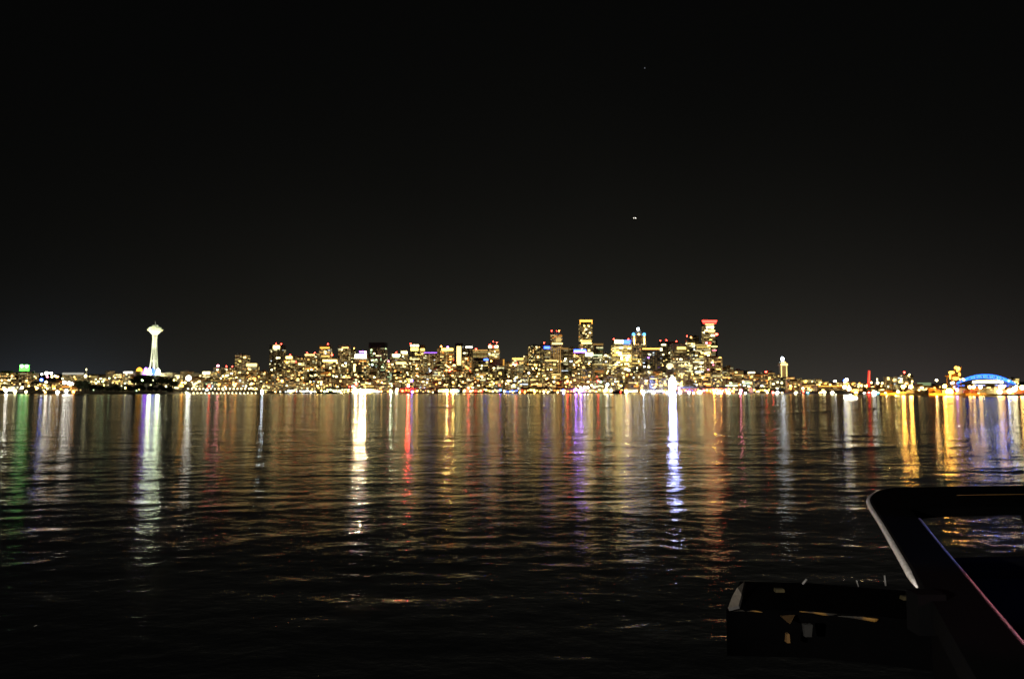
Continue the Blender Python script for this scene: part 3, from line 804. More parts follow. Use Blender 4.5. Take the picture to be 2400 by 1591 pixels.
# red lit mast
def red_mast():
    Y = 1700; k = P(Y, 0); c = at(2036, 885, Y); zg = ground(c.x, Y)
    z = lambda py: at(2036, py, Y).z - zg
    t = thing('red_lit_mast', 'slim upright tower glowing solid red over the orange docks', 'tower', (c.x, Y, zg), 0)
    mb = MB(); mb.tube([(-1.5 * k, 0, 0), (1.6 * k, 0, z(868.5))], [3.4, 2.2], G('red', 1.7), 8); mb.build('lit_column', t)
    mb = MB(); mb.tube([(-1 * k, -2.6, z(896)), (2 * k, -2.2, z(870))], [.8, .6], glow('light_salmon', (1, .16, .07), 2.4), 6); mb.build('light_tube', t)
    mb = MB(); mb.box(-5, 5, -5, 5, -3, 3, mat('mast_foot_concrete', (.3, .28, .25), .8)); mb.build('footing', t)
red_mast()

# little spires
def spire(px, ytop, ybase, Y, label, w=5, s=4):
    k = P(Y, 0); c = at(px, ybase, Y); zg = ground(c.x, Y)
    z = lambda py: at(px, py, Y).z - zg
    t = thing('spire', label, 'spire', (c.x, Y, zg), 0)
    mb = MB(); mb.box(-w * k * .4, w * k * .4, -4, 4, -2, z(ybase - 4), wallm('white')); mb.build('base', t)
    mb = MB(); mb.lathe([(w * k * .42, z(ybase - 4)), (w * k * .2, z((ytop + ybase) / 2)), (.3, z(ytop))], wallm('white'), 8); mb.build('cone', t)
    piece('lamp', 'ball', G('white', s * 2.4), t, (0, -5, z(ybase - 3)), (w * k * .45, 2, w * k * .45))
    piece('lamp', 'ball', G('white', s), t, (0, -2, z(ytop + 4)), (w * k * .2, 1.4, 2.6 * k))
spire(202.5, 862, 884, 2300, 'small white spire on the left hill between grey roofs', 7, 4)
spire(2055, 885, 900, 1800, 'small pointed white-lit spire right of the red mast', 6, 6)

# white lit dome in front of the black towers
def dome():
    Y = 2400; k = P(Y, 0); c = at(1570, 860, Y); zg = ground(c.x, Y)
    z = lambda py: at(1570, py, Y).z - zg
    t = thing('domed_building', 'round building under a glowing white dome behind the great wheel', 'building', (c.x, Y, zg), 0)
    mb = MB(); mb.lathe([(9 * k, -4), (9 * k, z(861))], wallm('stone'), 24); mb.build('drum', t)
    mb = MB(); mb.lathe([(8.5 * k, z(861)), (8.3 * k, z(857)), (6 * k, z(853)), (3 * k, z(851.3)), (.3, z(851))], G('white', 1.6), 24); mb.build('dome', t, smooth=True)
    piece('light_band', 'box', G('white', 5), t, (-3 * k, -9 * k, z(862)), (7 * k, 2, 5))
dome()

# ------------------------------------------------------------------ low buildings between towers and shore
SECT = [(560, 'the lone grey tower'), (645, 'the white-crowned dark tower'), (725, 'the gold twin-red-light tower'),
        (775, 'the white-striped block'), (845, 'the brilliant white crown'), (890, 'the broad black glass tower'), (935, 'the thick-capped grey tower'),
        (975, 'the light-bar tower'), (1045, 'the yellow-crowned tower'), (1085, 'the narrow cream-striped black tower'), (1125, 'the golden-grid tower'),
        (1165, 'the red-masted tower'), (1215, 'the dotted-roofline tower'), (1255, 'the window-crowded tower'), (1305, 'the stepped grey tower'),
        (1358, 'the violet-roofed tower'), (1405, 'the plain olive block'), (1458, 'the glaring broad tower'), (1500, 'the blue-pyramid tower'),
        (1540, 'the gold-edged glass tower'), (1600, 'the brown tower with gold crown'), (1675, 'the curved brown slab'), (1740, 'the dark sign block')]
WN = {'tan': 'tan', 'brown': 'brown', 'grey': 'grey', 'olive': 'olive', 'brick': 'red brick', 'rust': 'rust-coloured', 'stone': 'pale stone', 'dark': 'dark'}
PN = {'gold': 'gold', 'mix': 'cream-amber', 'white': 'white', 'orange': 'orange', 'green': 'greenish', 'yellow': 'yellow'}
seen_labels = set()
def fill(px0, px1, yt, Y, tier):
    c = (px0 + px1) / 2
    s = min(SECT, key=lambda q: abs(q[0] - c))
    wall = random.choice(['tan', 'brown', 'brown', 'grey', 'olive', 'brick', 'rust', 'stone', 'dark'])
    pal = random.choice(['gold', 'gold', 'mix', 'mix', 'white', 'orange', 'orange', 'green', 'yellow'])
    side = 'left of' if c < s[0] - 6 else ('right of' if c > s[0] + 6 else 'straight below')
    for _ in range(60):
        lb = '%s %s block with %s windows %s %s' % (tier, WN[wall], PN[pal], side, s[1])
        if lb not in seen_labels: break
        wall = random.choice(list(WN)); pal = random.choice(list(PN))
    seen_labels.add(lb)
    block(px0, px1, yt, Y, lb, wall, random.uniform(.25, .5), pal, random.uniform(2, 3.2), random.randint(3, 6), name='city_block', bw=5, fh=4, bs=(6, 3.6), big=6, group='low blocks between the towers and the bay')
x = 604
while x < 1745:
    w = random.uniform(15, 27)
    fill(x, x + w, random.uniform(862, 878), random.uniform(2300, 2350), 'mid-height')
    x += w + random.uniform(1, 7)
x = 450
while x < 1890:
    w = random.uniform(17, 32)
    if x < 1830: fill(x, x + w, random.uniform(884, 896), random.uniform(2130, 2180), 'low waterfront')
    x += w + random.uniform(2, 11)

# ------------------------------------------------------------------ piers and sheds along the bay
def pier(px0, px1, ytop, Y, label, wall, hue, s, roof='gable', nlamp=6, face=None):
    k = P(Y, 0); a = at(px0, 915, Y); c = at(px1, 915, Y); w = c.x - a.x; cx = (a.x + c.x) / 2
    t = thing('pier_shed', label, 'pier', (cx, Y, 2.4), 0)
    z = lambda py: at((px0 + px1) / 2, py, Y).z - 2.4
    dm = mat('pier_timber', (.10, .08, .06), .9, var=.3, vscale=.3)
    mb = MB(); mb.box(-w / 2, w / 2, -8, 42, -1.0, -.1, dm); mb.build('deck', t)
    pl = MB()
    for i in range(max(3, int(w / 7))):
        xx = -w / 2 + 1 + (w - 2) * i / (max(3, int(w / 7)) - 1)
        pl.tube([(xx, -6.5, -5), (xx, -6.5, -1)], .4, dm, 5)
    pl.build('pile', t, stuff=True)
    zt = max(5, z(ytop)); wm = wallm(wall)
    mb = MB(); mb.box(-w / 2 + 2, w / 2 - 2, 0, 38, -.1, zt * .72, wm); mb.build('wall', t)
    mb = MB()
    x0, x1 = -w / 2 + 1, w / 2 - 1
    if roof == 'gable':
        mb.poly([(x0, -1, zt * .7), (x1, -1, zt * .7), (x1, 19, zt), (x0, 19, zt)], ROOF)
        mb.poly([(x0, 39, zt * .7), (x0, 19, zt), (x1, 19, zt), (x1, 39, zt * .7)], ROOF)
        mb.poly([(x0, -1, zt * .7), (x0, 19, zt), (x0, 39, zt * .7)], wm); mb.poly([(x1, -1, zt * .7), (x1, 39, zt * .7), (x1, 19, zt)], wm)
    else:
        mb.box(x0, x1, -1, 39, zt * .72, zt * .8, ROOF)
    mb.build('roof', t)
    n = max(2, nlamp)
    for i in range(n):
        xx = -w / 2 + 4 + (w - 8) * i / (n - 1)
        ww = (w - 8) / n * random.uniform(.35, .95)
        h_ = hue if isinstance(hue, str) else random.choice(hue)
        piece('lit_bay', 'box', G(h_, round(s * random.choice((.5, 1, 1.5)), 1)), t, (xx, -.3, zt * random.uniform(.2, .55)), (ww, .5, zt * random.uniform(.18, .35)))
    return t
Q = ['white', 'cream', 'warm']
pier(666, 741, 911, 2008, 'long pier shed glowing bluish white left of the greenish pier', 'white', ['cool', 'cool', 'purewhite'], 6, 'flat', 9)
pier(757, 820, 907, 2008, 'pier shed with rows of greenish white lights', 'grey', ['green', 'white', 'green'], 5, 'gable', 9)
pier(824, 888, 909, 2008, 'pier hall with very bright white floodlights', 'white', ['white', 'purewhite'], 7, 'flat', 7)
pier(936, 980, 908, 2008, 'pier shed washed in red and orange light', 'brick', ['red', 'orange', 'red'], 5, 'gable', 7)
pier(983, 1018, 909, 2008, 'dim grey striped pier shed right of the red-lit pier', 'grey', ['warm', 'cream'], 2, 'gable', 6)
pier(1025, 1052, 908, 2008, 'pier building with green-white glowing gables left of the teal pavilion', 'white', ['green', 'white', 'cream'], 4, 'gable', 5)
pier(1053, 1078, 908, 2008, 'waterfront pavilion lit bright teal', 'white', ['teal', 'teal', 'cool'], 4, 'gable', 6)
pier(1084, 1132, 909, 2008, 'pier hall with a long white-lit front right of the teal pavilion', 'stone', ['white', 'cream', 'red'], 7, 'flat', 7)
pier(1136, 1174, 908, 2008, 'pale pier building with white windows and a yellow lamp hut', 'stone', Q, 4, 'gable', 7)
pier(1178, 1214, 911, 2008, 'low pier edged with blue and white light', 'grey', ['cool', 'blue', 'purewhite'], 6, 'flat', 7)
pier(1220, 1290, 907, 2008, 'wide wooden pier shed with amber doors left of the central docks', 'brown', ['warm', 'yellow', 'red', 'cream'], 4, 'gable', 10)
pier(1296, 1350, 909, 2008, 'pier shed with a small blue lamp and cream bays', 'brown', ['cream', 'warm', 'orange'], 4, 'gable', 7)
pier(1354, 1432, 908, 2008, 'broad pier with three white globes and yellow lower lights', 'olive', ['yellow', 'cream', 'warm'], 4, 'flat', 10)
pier(1462, 1496, 909, 2008, 'white-lit ferry terminal with a dotted line of lights', 'stone', ['white', 'cream'], 7, 'flat', 9)
pier(1500, 1556, 911, 2008, 'pier with green and red cafe lights left of the great wheel', 'grey', ['green', 'white', 'red'], 4, 'flat', 8)
pier(1592, 1640, 905, 2008, 'purple-tinted pier shed right of the great wheel', 'brick', ['pink', 'violet', 'cream'], 2.4, 'gable', 7)
pier(1646, 1720, 905, 2008, 'long gabled pier shed with pinkish and cream bays under the curved brown slab', 'brick', ['cream', 'warm', 'pink'], 4, 'gable', 10)
pier(1764, 1806, 907, 1960, 'pier building blazing yellow under the orange-lit warehouse', 'tan', ['yellow', 'yellow', 'cream'], 6, 'gable', 8)

# ------------------------------------------------------------------ shore and street lamps
def lamp(px, py, Y, hue, s, r, label, group=None, name='street_lamp', cat='lamp', foot=None):
    p = at(px, py, Y)
    zg = foot if foot is not None else min(p.z - 1.5, max(ground(p.x, Y), -1))
    o = thing(name, label, cat, (p.x, Y, zg), 0, group)
    hh = p.z - zg
    pm = mat('lamp_post_steel', (.12, .12, .12), .6)
    ob = bpy.data.objects.new('post', unit('box', pm)); COL.objects.link(ob); ob.parent = o; ob.location = (0, .4, hh / 2); ob.scale = (.5, .5, max(.5, hh))
    piece('globe', 'ball', G(hue, s), o, (0, 0, hh), (r, r, r))
    return o
# (px, py, hue, strength, radius, label)
big = [
 (14, 915, 'purewhite', 90, 3.2, 'large white floodlight at the far left waterline'),
 (35, 917, 'white', 30, 3.0, 'second white floodlight from the far left at the waterline'),
 (52, 908, 'white', 14, 2.6, 'white lamp above the left waterline below the green sign'),
 (61, 918, 'white', 16, 2.4, 'white lamp at the waterline right of the green sign'),
 (106, 919, 'warm', 14, 1.8, 'warm lamp on the left shore right of the blue one'),
 (135, 919, 'purewhite', 30, 3.2, 'big white lamp left of the orange-lit building'),
 (155, 916, 'purewhite', 55, 3.0, 'big white lamp in front of the orange-lit building'),
 (172, 918, 'orange', 20, 2.6, 'orange lamp at the right foot of the orange-lit building'),
 (162, 898, 'purewhite', 18, 3.6, 'brilliant white lamp over the orange-lit building'),
 (169, 899, 'purewhite', 12, 3.0, 'white lamp touching the brilliant one over the orange-lit building'),
 (151, 896, 'purewhite', 30, 3.2, 'white lamp on the left roof end of the orange-lit building'),
 (437, 921, 'palegreen', 3200, 2.0, 'dazzling greenish white lamp at the left end of the lamp-lined pier'),
 (957, 903, 'red', 700, 3.0, 'strong red lamp on a pole above the red-lit pier'),
 (965, 892, 'violet', 24, 2.8, 'violet lamp above the red-lit pier'),
 (846, 915, 'white', 4500, 2.6, 'dazzling white lamp on the bright white pier hall'),
 (855, 916, 'cream', 2600, 2.2, 'second dazzling white lamp on the bright white pier hall'),
 (834, 917, 'cream', 1900, 2.2, 'cream lamp left of the dazzling pair on the white pier hall'),
 (614, 917, 'cool', 120, 3.2, 'bluish white lamp left of the long bluish pier shed'),
 (929, 917, 'purewhite', 22, 2.6, 'white lamp left of the red-lit pier'),
 (1048, 915, 'yellow', 330, 2.6, 'strong yellow lamp left of the teal pavilion'),
 (1062, 916, 'yellow', 300, 2.4, 'yellow lamp on the teal pavilion quay'),
 (916, 917, 'palegreen', 260, 2.4, 'pale green lamp on the quay left of the red-lit pier'),
 (1350, 913, 'violet', 150, 3.0, 'strong violet lamp on the broad pier, left one'),
 (1362, 914, 'violet', 150, 3.0, 'strong violet lamp on the broad pier, right one'),
 (1452, 919, 'cream', 340, 2.6, 'strong cream lamp beside the small dark boat'),
 (1468, 919, 'cream', 340, 2.6, 'strong cream lamp on the ferry terminal front'),
 (1508, 919, 'cool', 200, 2.4, 'cool white lamp at the cafe pier corner'),
 (1690, 920, 'orange', 330, 2.4, 'orange lamp right of the dazzling golden floodlight'),
 (1098, 909, 'red', 90, 2.2, 'red lamp on the white-fronted pier right of the teal pavilion'),
 (1320, 915, 'blue', 30, 2.2, 'blue lamp on the central pier above a white one'),
 (1321, 921, 'purewhite', 26, 2.2, 'white lamp under the blue one on the central pier'),
 (1361, 908, 'purewhite', 24, 2.6, 'leftmost of three white globes on the broad pier'),
 (1370, 907, 'purewhite', 30, 3.0, 'middle of three white globes on the broad pier'),
 (1378, 908, 'purewhite', 24, 2.6, 'rightmost of three white globes on the broad pier'),
 (1421, 913, 'white', 26, 3.0, 'white lamp left of the small dark boat'),
 (1432, 915, 'white', 30, 3.2, 'white lamp next to the stern of the small dark boat'),
 (1424, 901, 'cool', 14, 3.4, 'bluish sign lamp above the small dark boat'),
 (1532, 920, 'purewhite', 26, 3.0, 'bluish white lamp left of the great wheel'),
 (1564, 920, 'purewhite', 30, 3.0, 'white lamp at the left foot of the great wheel'),
 (1594, 920, 'purewhite', 30, 3.2, 'white lamp at the right foot of the great wheel'),
 (1615, 919, 'purewhite', 26, 3.2, 'white lamp right of the great wheel pier'),
 (1626, 921, 'white', 22, 2.8, 'cream-white lamp between the wheel pier and the pinkish shed'),
 (1641, 918, 'white', 26, 3.6, 'large white lamp left of the golden floodlight'),
 (1674, 918, 'amber', 420, 2.6, 'dazzling golden floodlight with a long orange reflection'),
 (1682, 921, 'purewhite', 40, 3.0, 'white lamp just right of the golden floodlight'),
 (1708, 921, 'purewhite', 30, 4.2, 'oval white lamp right of the golden floodlight'),
 (1736, 915, 'pink', 110, 2.6, 'pink-red lamp on the shore right of the curved slab'),
 (1734, 922, 'white', 20, 2.6, 'white lamp at the foot of the pink-red one'),
 (1747, 922, 'purewhite', 22, 2.8, 'white lamp right of the pink-red one'),
 (1798, 922, 'purewhite', 30, 3.2, 'white lamp at the waterline below the square brown building'),
 (1812, 920, 'red', 200, 2.4, 'red lamp at the waterline left of the spired tower'),
 (1822, 921, 'purewhite', 46, 4.0, 'very large white lamp at the waterline below the spired tower'),
 (1833, 922, 'white', 22, 2.8, 'white lamp right of the very large one below the spired tower'),
 (1846, 923, 'white', 16, 2.2, 'small white lamp below the right edge of the spired tower'),
 (1866, 922, 'white', 46, 3.6, 'bright white lamp with a long streak right of the spired tower'),
 (1876, 923, 'white', 26, 2.4, 'white lamp with a thin streak right of the bright one'),
 (1883, 917, 'red', 26, 2.2, 'small red lamp over the right-hand shore'),
 (1893, 921, 'teal', 22, 2.4, 'teal lamp on the right-hand shore'),
 (1923, 921, 'cream', 24, 2.8, 'cream lamp left of the long lit terminal roof'),
 (1932, 919, 'white', 22, 2.8, 'white lamp under the long lit terminal roof'),
 (1951, 921, 'white', 32, 3.2, 'white lamp with a clear streak under the right end of the long roof'),
 (1961, 925, 'white', 20, 2.4, 'low white lamp left of the lit harbour boat'),
 (1979, 907, 'white', 26, 2.8, 'white lamp high above the left of the harbour boat'),
 (1990, 911, 'white', 34, 3.2, 'white lamp directly above the harbour boat'),
 (2006, 921, 'yellow', 26, 3.0, 'yellowish lamp above the bow of the harbour boat'),
 (2026, 924, 'purewhite', 28, 3.0, 'white lamp left of the red mast'),
 (2037, 921, 'red', 60, 2.0, 'red lamp at the foot of the red mast'),
 (2049, 921, 'purewhite', 36, 3.6, 'big white lamp right of the red mast'),
 (2058, 923, 'teal', 26, 2.6, 'bluish lamp below the small pointed spire'),
 (2075, 923, 'white', 18, 2.4, 'white lamp left of the orange dock face'),
]
for (px, py, hue, s, r_, lb) in big:
    lamp(px, py, shore(px) + (-15 if 640 < px < 1765 else 8), hue, s, r_, lb, name='dock_lamp')
right_l = [
 (2117, 906, 'gold', 190, 2.4, 'tall yellow-white lamp, left of the pair over the orange dock'),
 (2135, 906, 'gold', 190, 2.4, 'tall yellow-white lamp, right of the pair over the orange dock'),
 (2105, 918, 'cream', 20, 2.2, 'wide cream lamp low on the orange dock left of the tall pair'),
 (2154, 914, 'warm', 12, 1.4, 'small warm lamp right of the tall pair'),
 (2214, 905, 'gold', 150, 2.2, 'tall golden lamp left of the glowing crane'),
 (2225, 918, 'gold', 60, 4.6, 'blinding yellow glow at the foot of the glowing crane'),
 (2243, 913, 'violet', 26, 1.8, 'violet lamp right of the glowing crane foot'),
 (2273, 907, 'warm', 30, 2.0, 'first tall lamp under the left end of the blue arch'),
 (2282, 907, 'warm', 30, 2.0, 'second tall lamp under the blue arch'),
 (2298, 907, 'warm', 38, 2.2, 'third tall lamp under the middle of the blue arch'),
 (2344, 907, 'warm', 30, 2.0, 'left lamp of the pair under the right of the blue arch'),
 (2351, 907, 'warm', 30, 2.0, 'right lamp of the pair under the right of the blue arch'),
 (2343, 918, 'cream', 26, 3.0, 'wide white lamp low under the right of the blue arch'),
 (2294, 924, 'cream', 20, 1.8, 'low cream lamp on the dock edge below the stadium'),
 (2366, 917, 'white', 36, 2.6, 'white lamp low left of the round orange one'),
 (2371, 925, 'orange', 7, 3.4, 'round orange lamp at the dock edge below the stadium'),
 (2377, 912, 'white', 40, 3.0, 'white lamp above the round orange one'),
 (2382, 906, 'white', 24, 1.6, 'slim white lamp at the right foot of the blue arch'),
 (2396, 908, 'warm', 60, 2.8, 'lamp at the far right edge of the docks'),
]
for (px, py, hue, s, r_, lb) in right_l:
    lamp(px, py, shore(px) + 14, hue, s, r_, lb, name='dock_mast_lamp')
# coloured background lamps
other = [
 (97, 890, 'blue', 22, 4.2, 2300, 'blue sign lamp on the left hillside'),
 (109, 875, 'purewhite', 30, 5, 2600, 'big round white lamp on the left skyline'),
 (120, 875, 'purewhite', 26, 4, 2600, 'oval white lamp right of the big one on the left skyline'),
 (98, 877, 'purewhite', 20, 3, 2600, 'smaller white lamp left of the big one on the left skyline'),
 (129, 881, 'white', 20, 3, 2500, 'white lamp below the oval one on the left skyline'),
 (111, 883, 'pink', 12, 2.6, 2500, 'pinkish lamp under the big white one on the left skyline'),
 (442, 886, 'purewhite', 24, 7.5, 2350, 'large round white light on the slope right of the observation tower'),
 (367, 897, 'white', 20, 3.6, 2200, 'white lamp amid trees below the observation tower'),
 (1984, 890, 'purewhite', 26, 4, 2100, 'white lamp with a blue neighbour above the harbour boat'),
 (1979, 892, 'blue', 20, 3, 2100, 'blue lamp beside the white one above the harbour boat'),
 (1957, 894, 'purewhite', 24, 3.6, 2100, 'white lamp over the long lit terminal roof'),
 (1890, 905, 'white', 36, 5, 2000, 'large white lamp on the slope right of the spired tower'),
 (2195, 891, 'white', 24, 2.4, 1700, 'single white lamp in the dark gap left of the glowing crane'),
 (1330, 894, 'red', 36, 3.6, 2050, 'red lamp below the narrow grey-green slab'),
 (1402, 893, 'red', 30, 3, 2050, 'red lamp below the plain olive block'),
 (835, 900, 'red', 26, 3.4, 2050, 'red lamp above the bright white pier hall'),
 (490, 905, 'red', 26, 3.4, 2050, 'red lamp over the rear row of pier lamps'),
 (1210, 853, 'red', 24, 3.4, 2400, 'red lamp on the face of the tower with the dotted yellow roofline'),
 (1054, 868, 'red', 30, 3.4, 2420, 'red lamp low between the yellow-crowned and cream-striped towers'),
 (1173, 914, 'blue', 24, 2.4, 2000, 'blue lamp on the pale pier building'),
 (966, 918, 'blue', 26, 2.2, 1998, 'blue lamp low on the red-lit pier'),
]
for (px, py, hue, s, r_, Y, lb) in other: lamp(px, py, Y, hue, s, r_, lb)
# lamp-lined pier, two rows
for i in range(22): lamp(408 + i * 9.1, 920.8, shore(470) - 8, 'white', 12, 1.5, 'white lamp in the front row along the long low pier', 'front row of lamps on the long pier', name='pier_lamp')
for i in range(19): lamp(441 + i * 8.9, 911, 2060, 'white', 9, 1.6, 'white lamp in the rear row above the long low pier', 'rear row of lamps behind the long pier', name='pier_lamp')
mb = MB(); a = at(405, 922, 1975); c = at(612, 922, 1975)
for i in range(28):
    xx = lerp(a.x, c.x, i / 27); mb.tube([(xx, shore(500) - 12, -2), (xx, shore(500) - 12, 1.4)], .4, SEAWALL, 5)
t = thing('long_pier', 'long low dark pier carrying a row of white lamps', 'pier', (0, 0, 0))
mb.build('pile', t, stuff=True)
mb = MB(); mb.box(a.x, c.x, shore(500) - 14, shore(500) + 12, 1.4, 2.3, SEAWALL); mb.build('deck', t)
# continuous waterfront lamps
for i in range(62):
    px = 622 + i * 18 + random.uniform(-6, 6)
    if px > 1735: break
    hue = random.choice(['cream', 'warm', 'white', 'cream', 'yellow', 'orange', 'gold'])
    lamp(px, random.uniform(915, 919.5), shore(px) - 12, hue, random.choice((6, 10, 20, 34)), random.uniform(1.2, 2.2), '%s lamp on the downtown quay' % {'cream': 'cream', 'warm': 'warm', 'white': 'white', 'yellow': 'yellow', 'orange': 'orange', 'gold': 'golden'}[hue], 'lamps along the downtown quay', name='quay_lamp')
# street lamps among the buildings (these light the facades)
HN = {'cream': 'cream', 'warm': 'warm white', 'white': 'white', 'gold': 'golden', 'orange': 'orange', 'red': 'red', 'green': 'greenish', 'yellow': 'yellow'}
random.seed(77)
for (Yr, y0, y1, nn, x0, x1) in ((2100, 893, 906, 34, 600, 1750), (2265, 872, 892, 30, 600, 1750), (2395, 850, 880, 22, 620, 1720), (2420, 838, 858, 12, 640, 1700)):
    for i in range(nn):
        px = x0 + (x1 - x0) * (i + random.uniform(.1, .9)) / nn
        hue = random.choice(['cream', 'warm', 'white', 'gold', 'cream', 'warm', 'orange', 'white', 'red' if random.random() < .3 else 'warm'])
        lamp(px, random.uniform(y0, y1), Yr, hue, random.choice((4, 8, 16, 30)), random.uniform(1.3, 2.5),
             '%s street light %s %s %s' % (HN[hue], {2100: 'near the quay', 2265: 'halfway up', 2395: 'high up', 2420: 'topmost'}[Yr],
             *(lambda q: ('left of' if px < q[0] - 6 else ('right of' if px > q[0] + 6 else 'below'), q[1]))(min(SECT, key=lambda q: abs(q[0] - px)))), 'street lights between the downtown buildings')
# ------------------------------------------------------------------ left shore: hillside buildings, sign, trees
def lowb(px0, px1, yt, Y, label, wall='tan', lit=.3, pal='gold', bright=3, nb=3, **kw):
    return block(px0, px1, yt, Y, label, wall, lit, pal, bright, nb, name=kw.pop('name', 'hillside_building'), bw=5, fh=3.6, bs=(5, 3), big=7, depth=16, **kw)
lowb(-6, 46, 873, 2500, 'wide tan hilltop building left of the green sign', 'tan', .4, 'gold', 2, 5)
t = lowb(46, 66, 871, 2450, 'square building carrying a two-part green roof sign', 'grey', .2, 'gold', 2, 2, plant=False)
zt = at(55, 862, 2450).z - ground(at(55, 862, 2450).x, 2450)
k = P(2450, 0)
for x_ in (-5.5, 5.5):
    piece('sign_panel', 'box', G('deepgreen', 3.6), t, (x_ * k, -8, zt), (10.4 * k, 2, 14 * k))
    piece('sign_panel', 'ball', glow('light_sign_core', (.6, 1, .6), 8), t, (x_ * k, -9.5, zt + 4 * k), (3.6 * k, 1, 3.4 * k))
lowb(66, 84, 874, 2550, 'dim grey hilltop building right of the green sign', 'grey', .1, 'white', 1.5, 1)
lowb(-4, 19, 886, 2200, 'long white-lit building at the left edge', 'white', .7, 'gold', 4, 5)
lowb(20, 42, 884, 2100, 'amber building with tall lit stair right of the long white-lit one', 'brown', .4, 'gold', 3, 4)
lowb(44, 70, 889, 2050, 'tan building under the green sign halfway down the hill', 'brown', .3, 'gold', 2, 4)
lowb(20, 44, 905, 1750, 'bright white hall on the far left waterfront', 'white', .8, 'white', 5, 6)
lowb(-6, 18, 902, 1800, 'warm-lit shed at the far left waterfront', 'tan', .5, 'gold', 3, 4)
lowb(72, 98, 897, 1850, 'dark house with cream windows on the left shore', 'dark', .3, 'gold', 3, 5)
lowb(98, 121, 900, 1800, 'yellow-windowed house left of the orange-lit building', 'brown', .45, 'yellow', 3, 5)
lowb(122, 141, 896, 1780, 'narrow orange-fronted building beside the larger orange one', 'rust', .5, 'orange', 3, 4)
t = lowb(141, 183, 894, 1790, 'large orange-lit building on the left shore', 'rust', .35, 'orange', 2.4, 6, crown=[(0, .3, 0, 2, 'orange', 1.6)])
lowb(146, 197, 873.5, 2600, 'long pale grey-roofed hall on the left skyline', 'white', .05, 'white', 1.4, 0, crown=[(0, 1, 0, 6, 'purewhite', .5)], piers=False, plant=False)
lowb(208, 228, 880, 2300, 'tan block right of the small white spire', 'tan', .4, 'gold', 2, 4)
lowb(230, 249, 882, 2250, 'tan striped block with many warm windows right of the spire', 'tan', .55, 'gold', 2, 4)
lowb(247, 263, 869, 2500, 'plain beige box standing on the skyline left of the observation tower', 'stone', .03, 'gold', 1, 0, plant=False)
lowb(264, 286, 876, 2400, 'low lit roof between the beige box and the white hall', 'tan', .5, 'gold', 3, 4)
lowb(287, 316, 871, 2500, 'white-lit hall left of the observation tower foot', 'white', .3, 'white', 3, 4, crown=[(.1, .8, 0, 5, 'purewhite', 3)])
lowb(300, 314, 881, 2250, 'small cream-lit house below the white hall', 'stone', .7, 'gold', 4, 3)
lowb(374, 408, 875, 2300, 'long low tan building right of the observation tower foot', 'tan', .3, 'gold', 1.6, 3)
lowb(404, 422, 878, 2200, 'white-lit building with an arched roofline right of the observation tower', 'white', .6, 'white', 3, 5)
lowb(422, 450, 871, 2500, 'tan hilltop building with a ribbed upper storey above the large round light', 'tan', .8, 'gold', 1, 2)
lowb(450, 474, 876, 2450, 'pale green-tinted hillside building right of the large round light', 'olive', .2, 'gold', 1.4, 2)
lowb(474, 493, 871, 2400, 'building with a glaring white top floor left of the pink-topped block', 'tan', .4, 'gold', 3, 4, crown=[(.05, .95, 0, 8, 'white', 4)])
lowb(494, 504, 872, 2380, 'small white-lit building touching the pink-topped block', 'stone', .6, 'gold', 4, 2)
lowb(478, 500, 888, 2200, 'brown hillside building with amber windows behind the rear lamp row', 'brown', .4, 'orange', 2.5, 5)
lowb(500, 522, 890, 2200, 'greenish grey hillside block behind the rear lamp row', 'olive', .1, 'gold', 1.6, 3)
lowb(524, 548, 884, 2250, 'apartment block with gold windows behind the rear lamp row', 'brown', .5, 'gold', 3, 6)
lowb(550, 576, 880, 2250, 'wide yellow-lit block under the lone grey tower', 'tan', .55, 'yellow', 3, 6)
lowb(578, 602, 876, 2250, 'brown block with amber windows under the yellow-topped one', 'brown', .45, 'orange', 3, 6)
# lights at the tower's foot
r0 = at(327, 866, 2250)
t = thing('pavilion', 'small domed pavilion glowing orange-yellow left of the observation tower foot', 'pavilion', (r0.x, 2250, ground(r0.x, 2250)), 0)
k = P(2250, 0); zz = at(327, 870, 2250).z - ground(r0.x, 2250)
mb = MB(); mb.lathe([(6.5 * k, 0), (6.8 * k, zz)], wallm('tan'), 16); mb.build('drum', t)
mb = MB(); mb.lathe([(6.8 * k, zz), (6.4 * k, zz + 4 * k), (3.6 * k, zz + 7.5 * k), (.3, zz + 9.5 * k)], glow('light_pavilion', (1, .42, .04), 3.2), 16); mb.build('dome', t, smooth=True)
def low_dome(px, py, w, hue, s, label):
    Y = 2260; p = at(px, py, Y); zg = ground(p.x, Y); k = P(Y, 0)
    t = thing('lit_pavilion', label, 'pavilion', (p.x, Y, zg), 0)
    hz = at(px, 878, Y).z - zg
    mb = MB(); mb.lathe([(w * k, 0), (w * k, hz)], wallm('grey'), 14); mb.build('drum', t)
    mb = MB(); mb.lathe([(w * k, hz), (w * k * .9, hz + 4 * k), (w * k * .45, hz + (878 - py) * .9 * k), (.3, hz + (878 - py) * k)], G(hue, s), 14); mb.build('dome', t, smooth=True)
low_dome(342, 861, 6.5, 'violet', 8, 'violet-white glowing dome left of the tower legs')
low_dome(351, 863, 4, 'palegreen', 45, 'white glowing dome between the violet dome and the left tower leg')
low_dome(360, 862, 4.5, 'blue', 5, 'blue glowing dome between the tower legs')
low_dome(371, 864, 5, 'palegreen', 38, 'white glowing dome at the right tower leg')
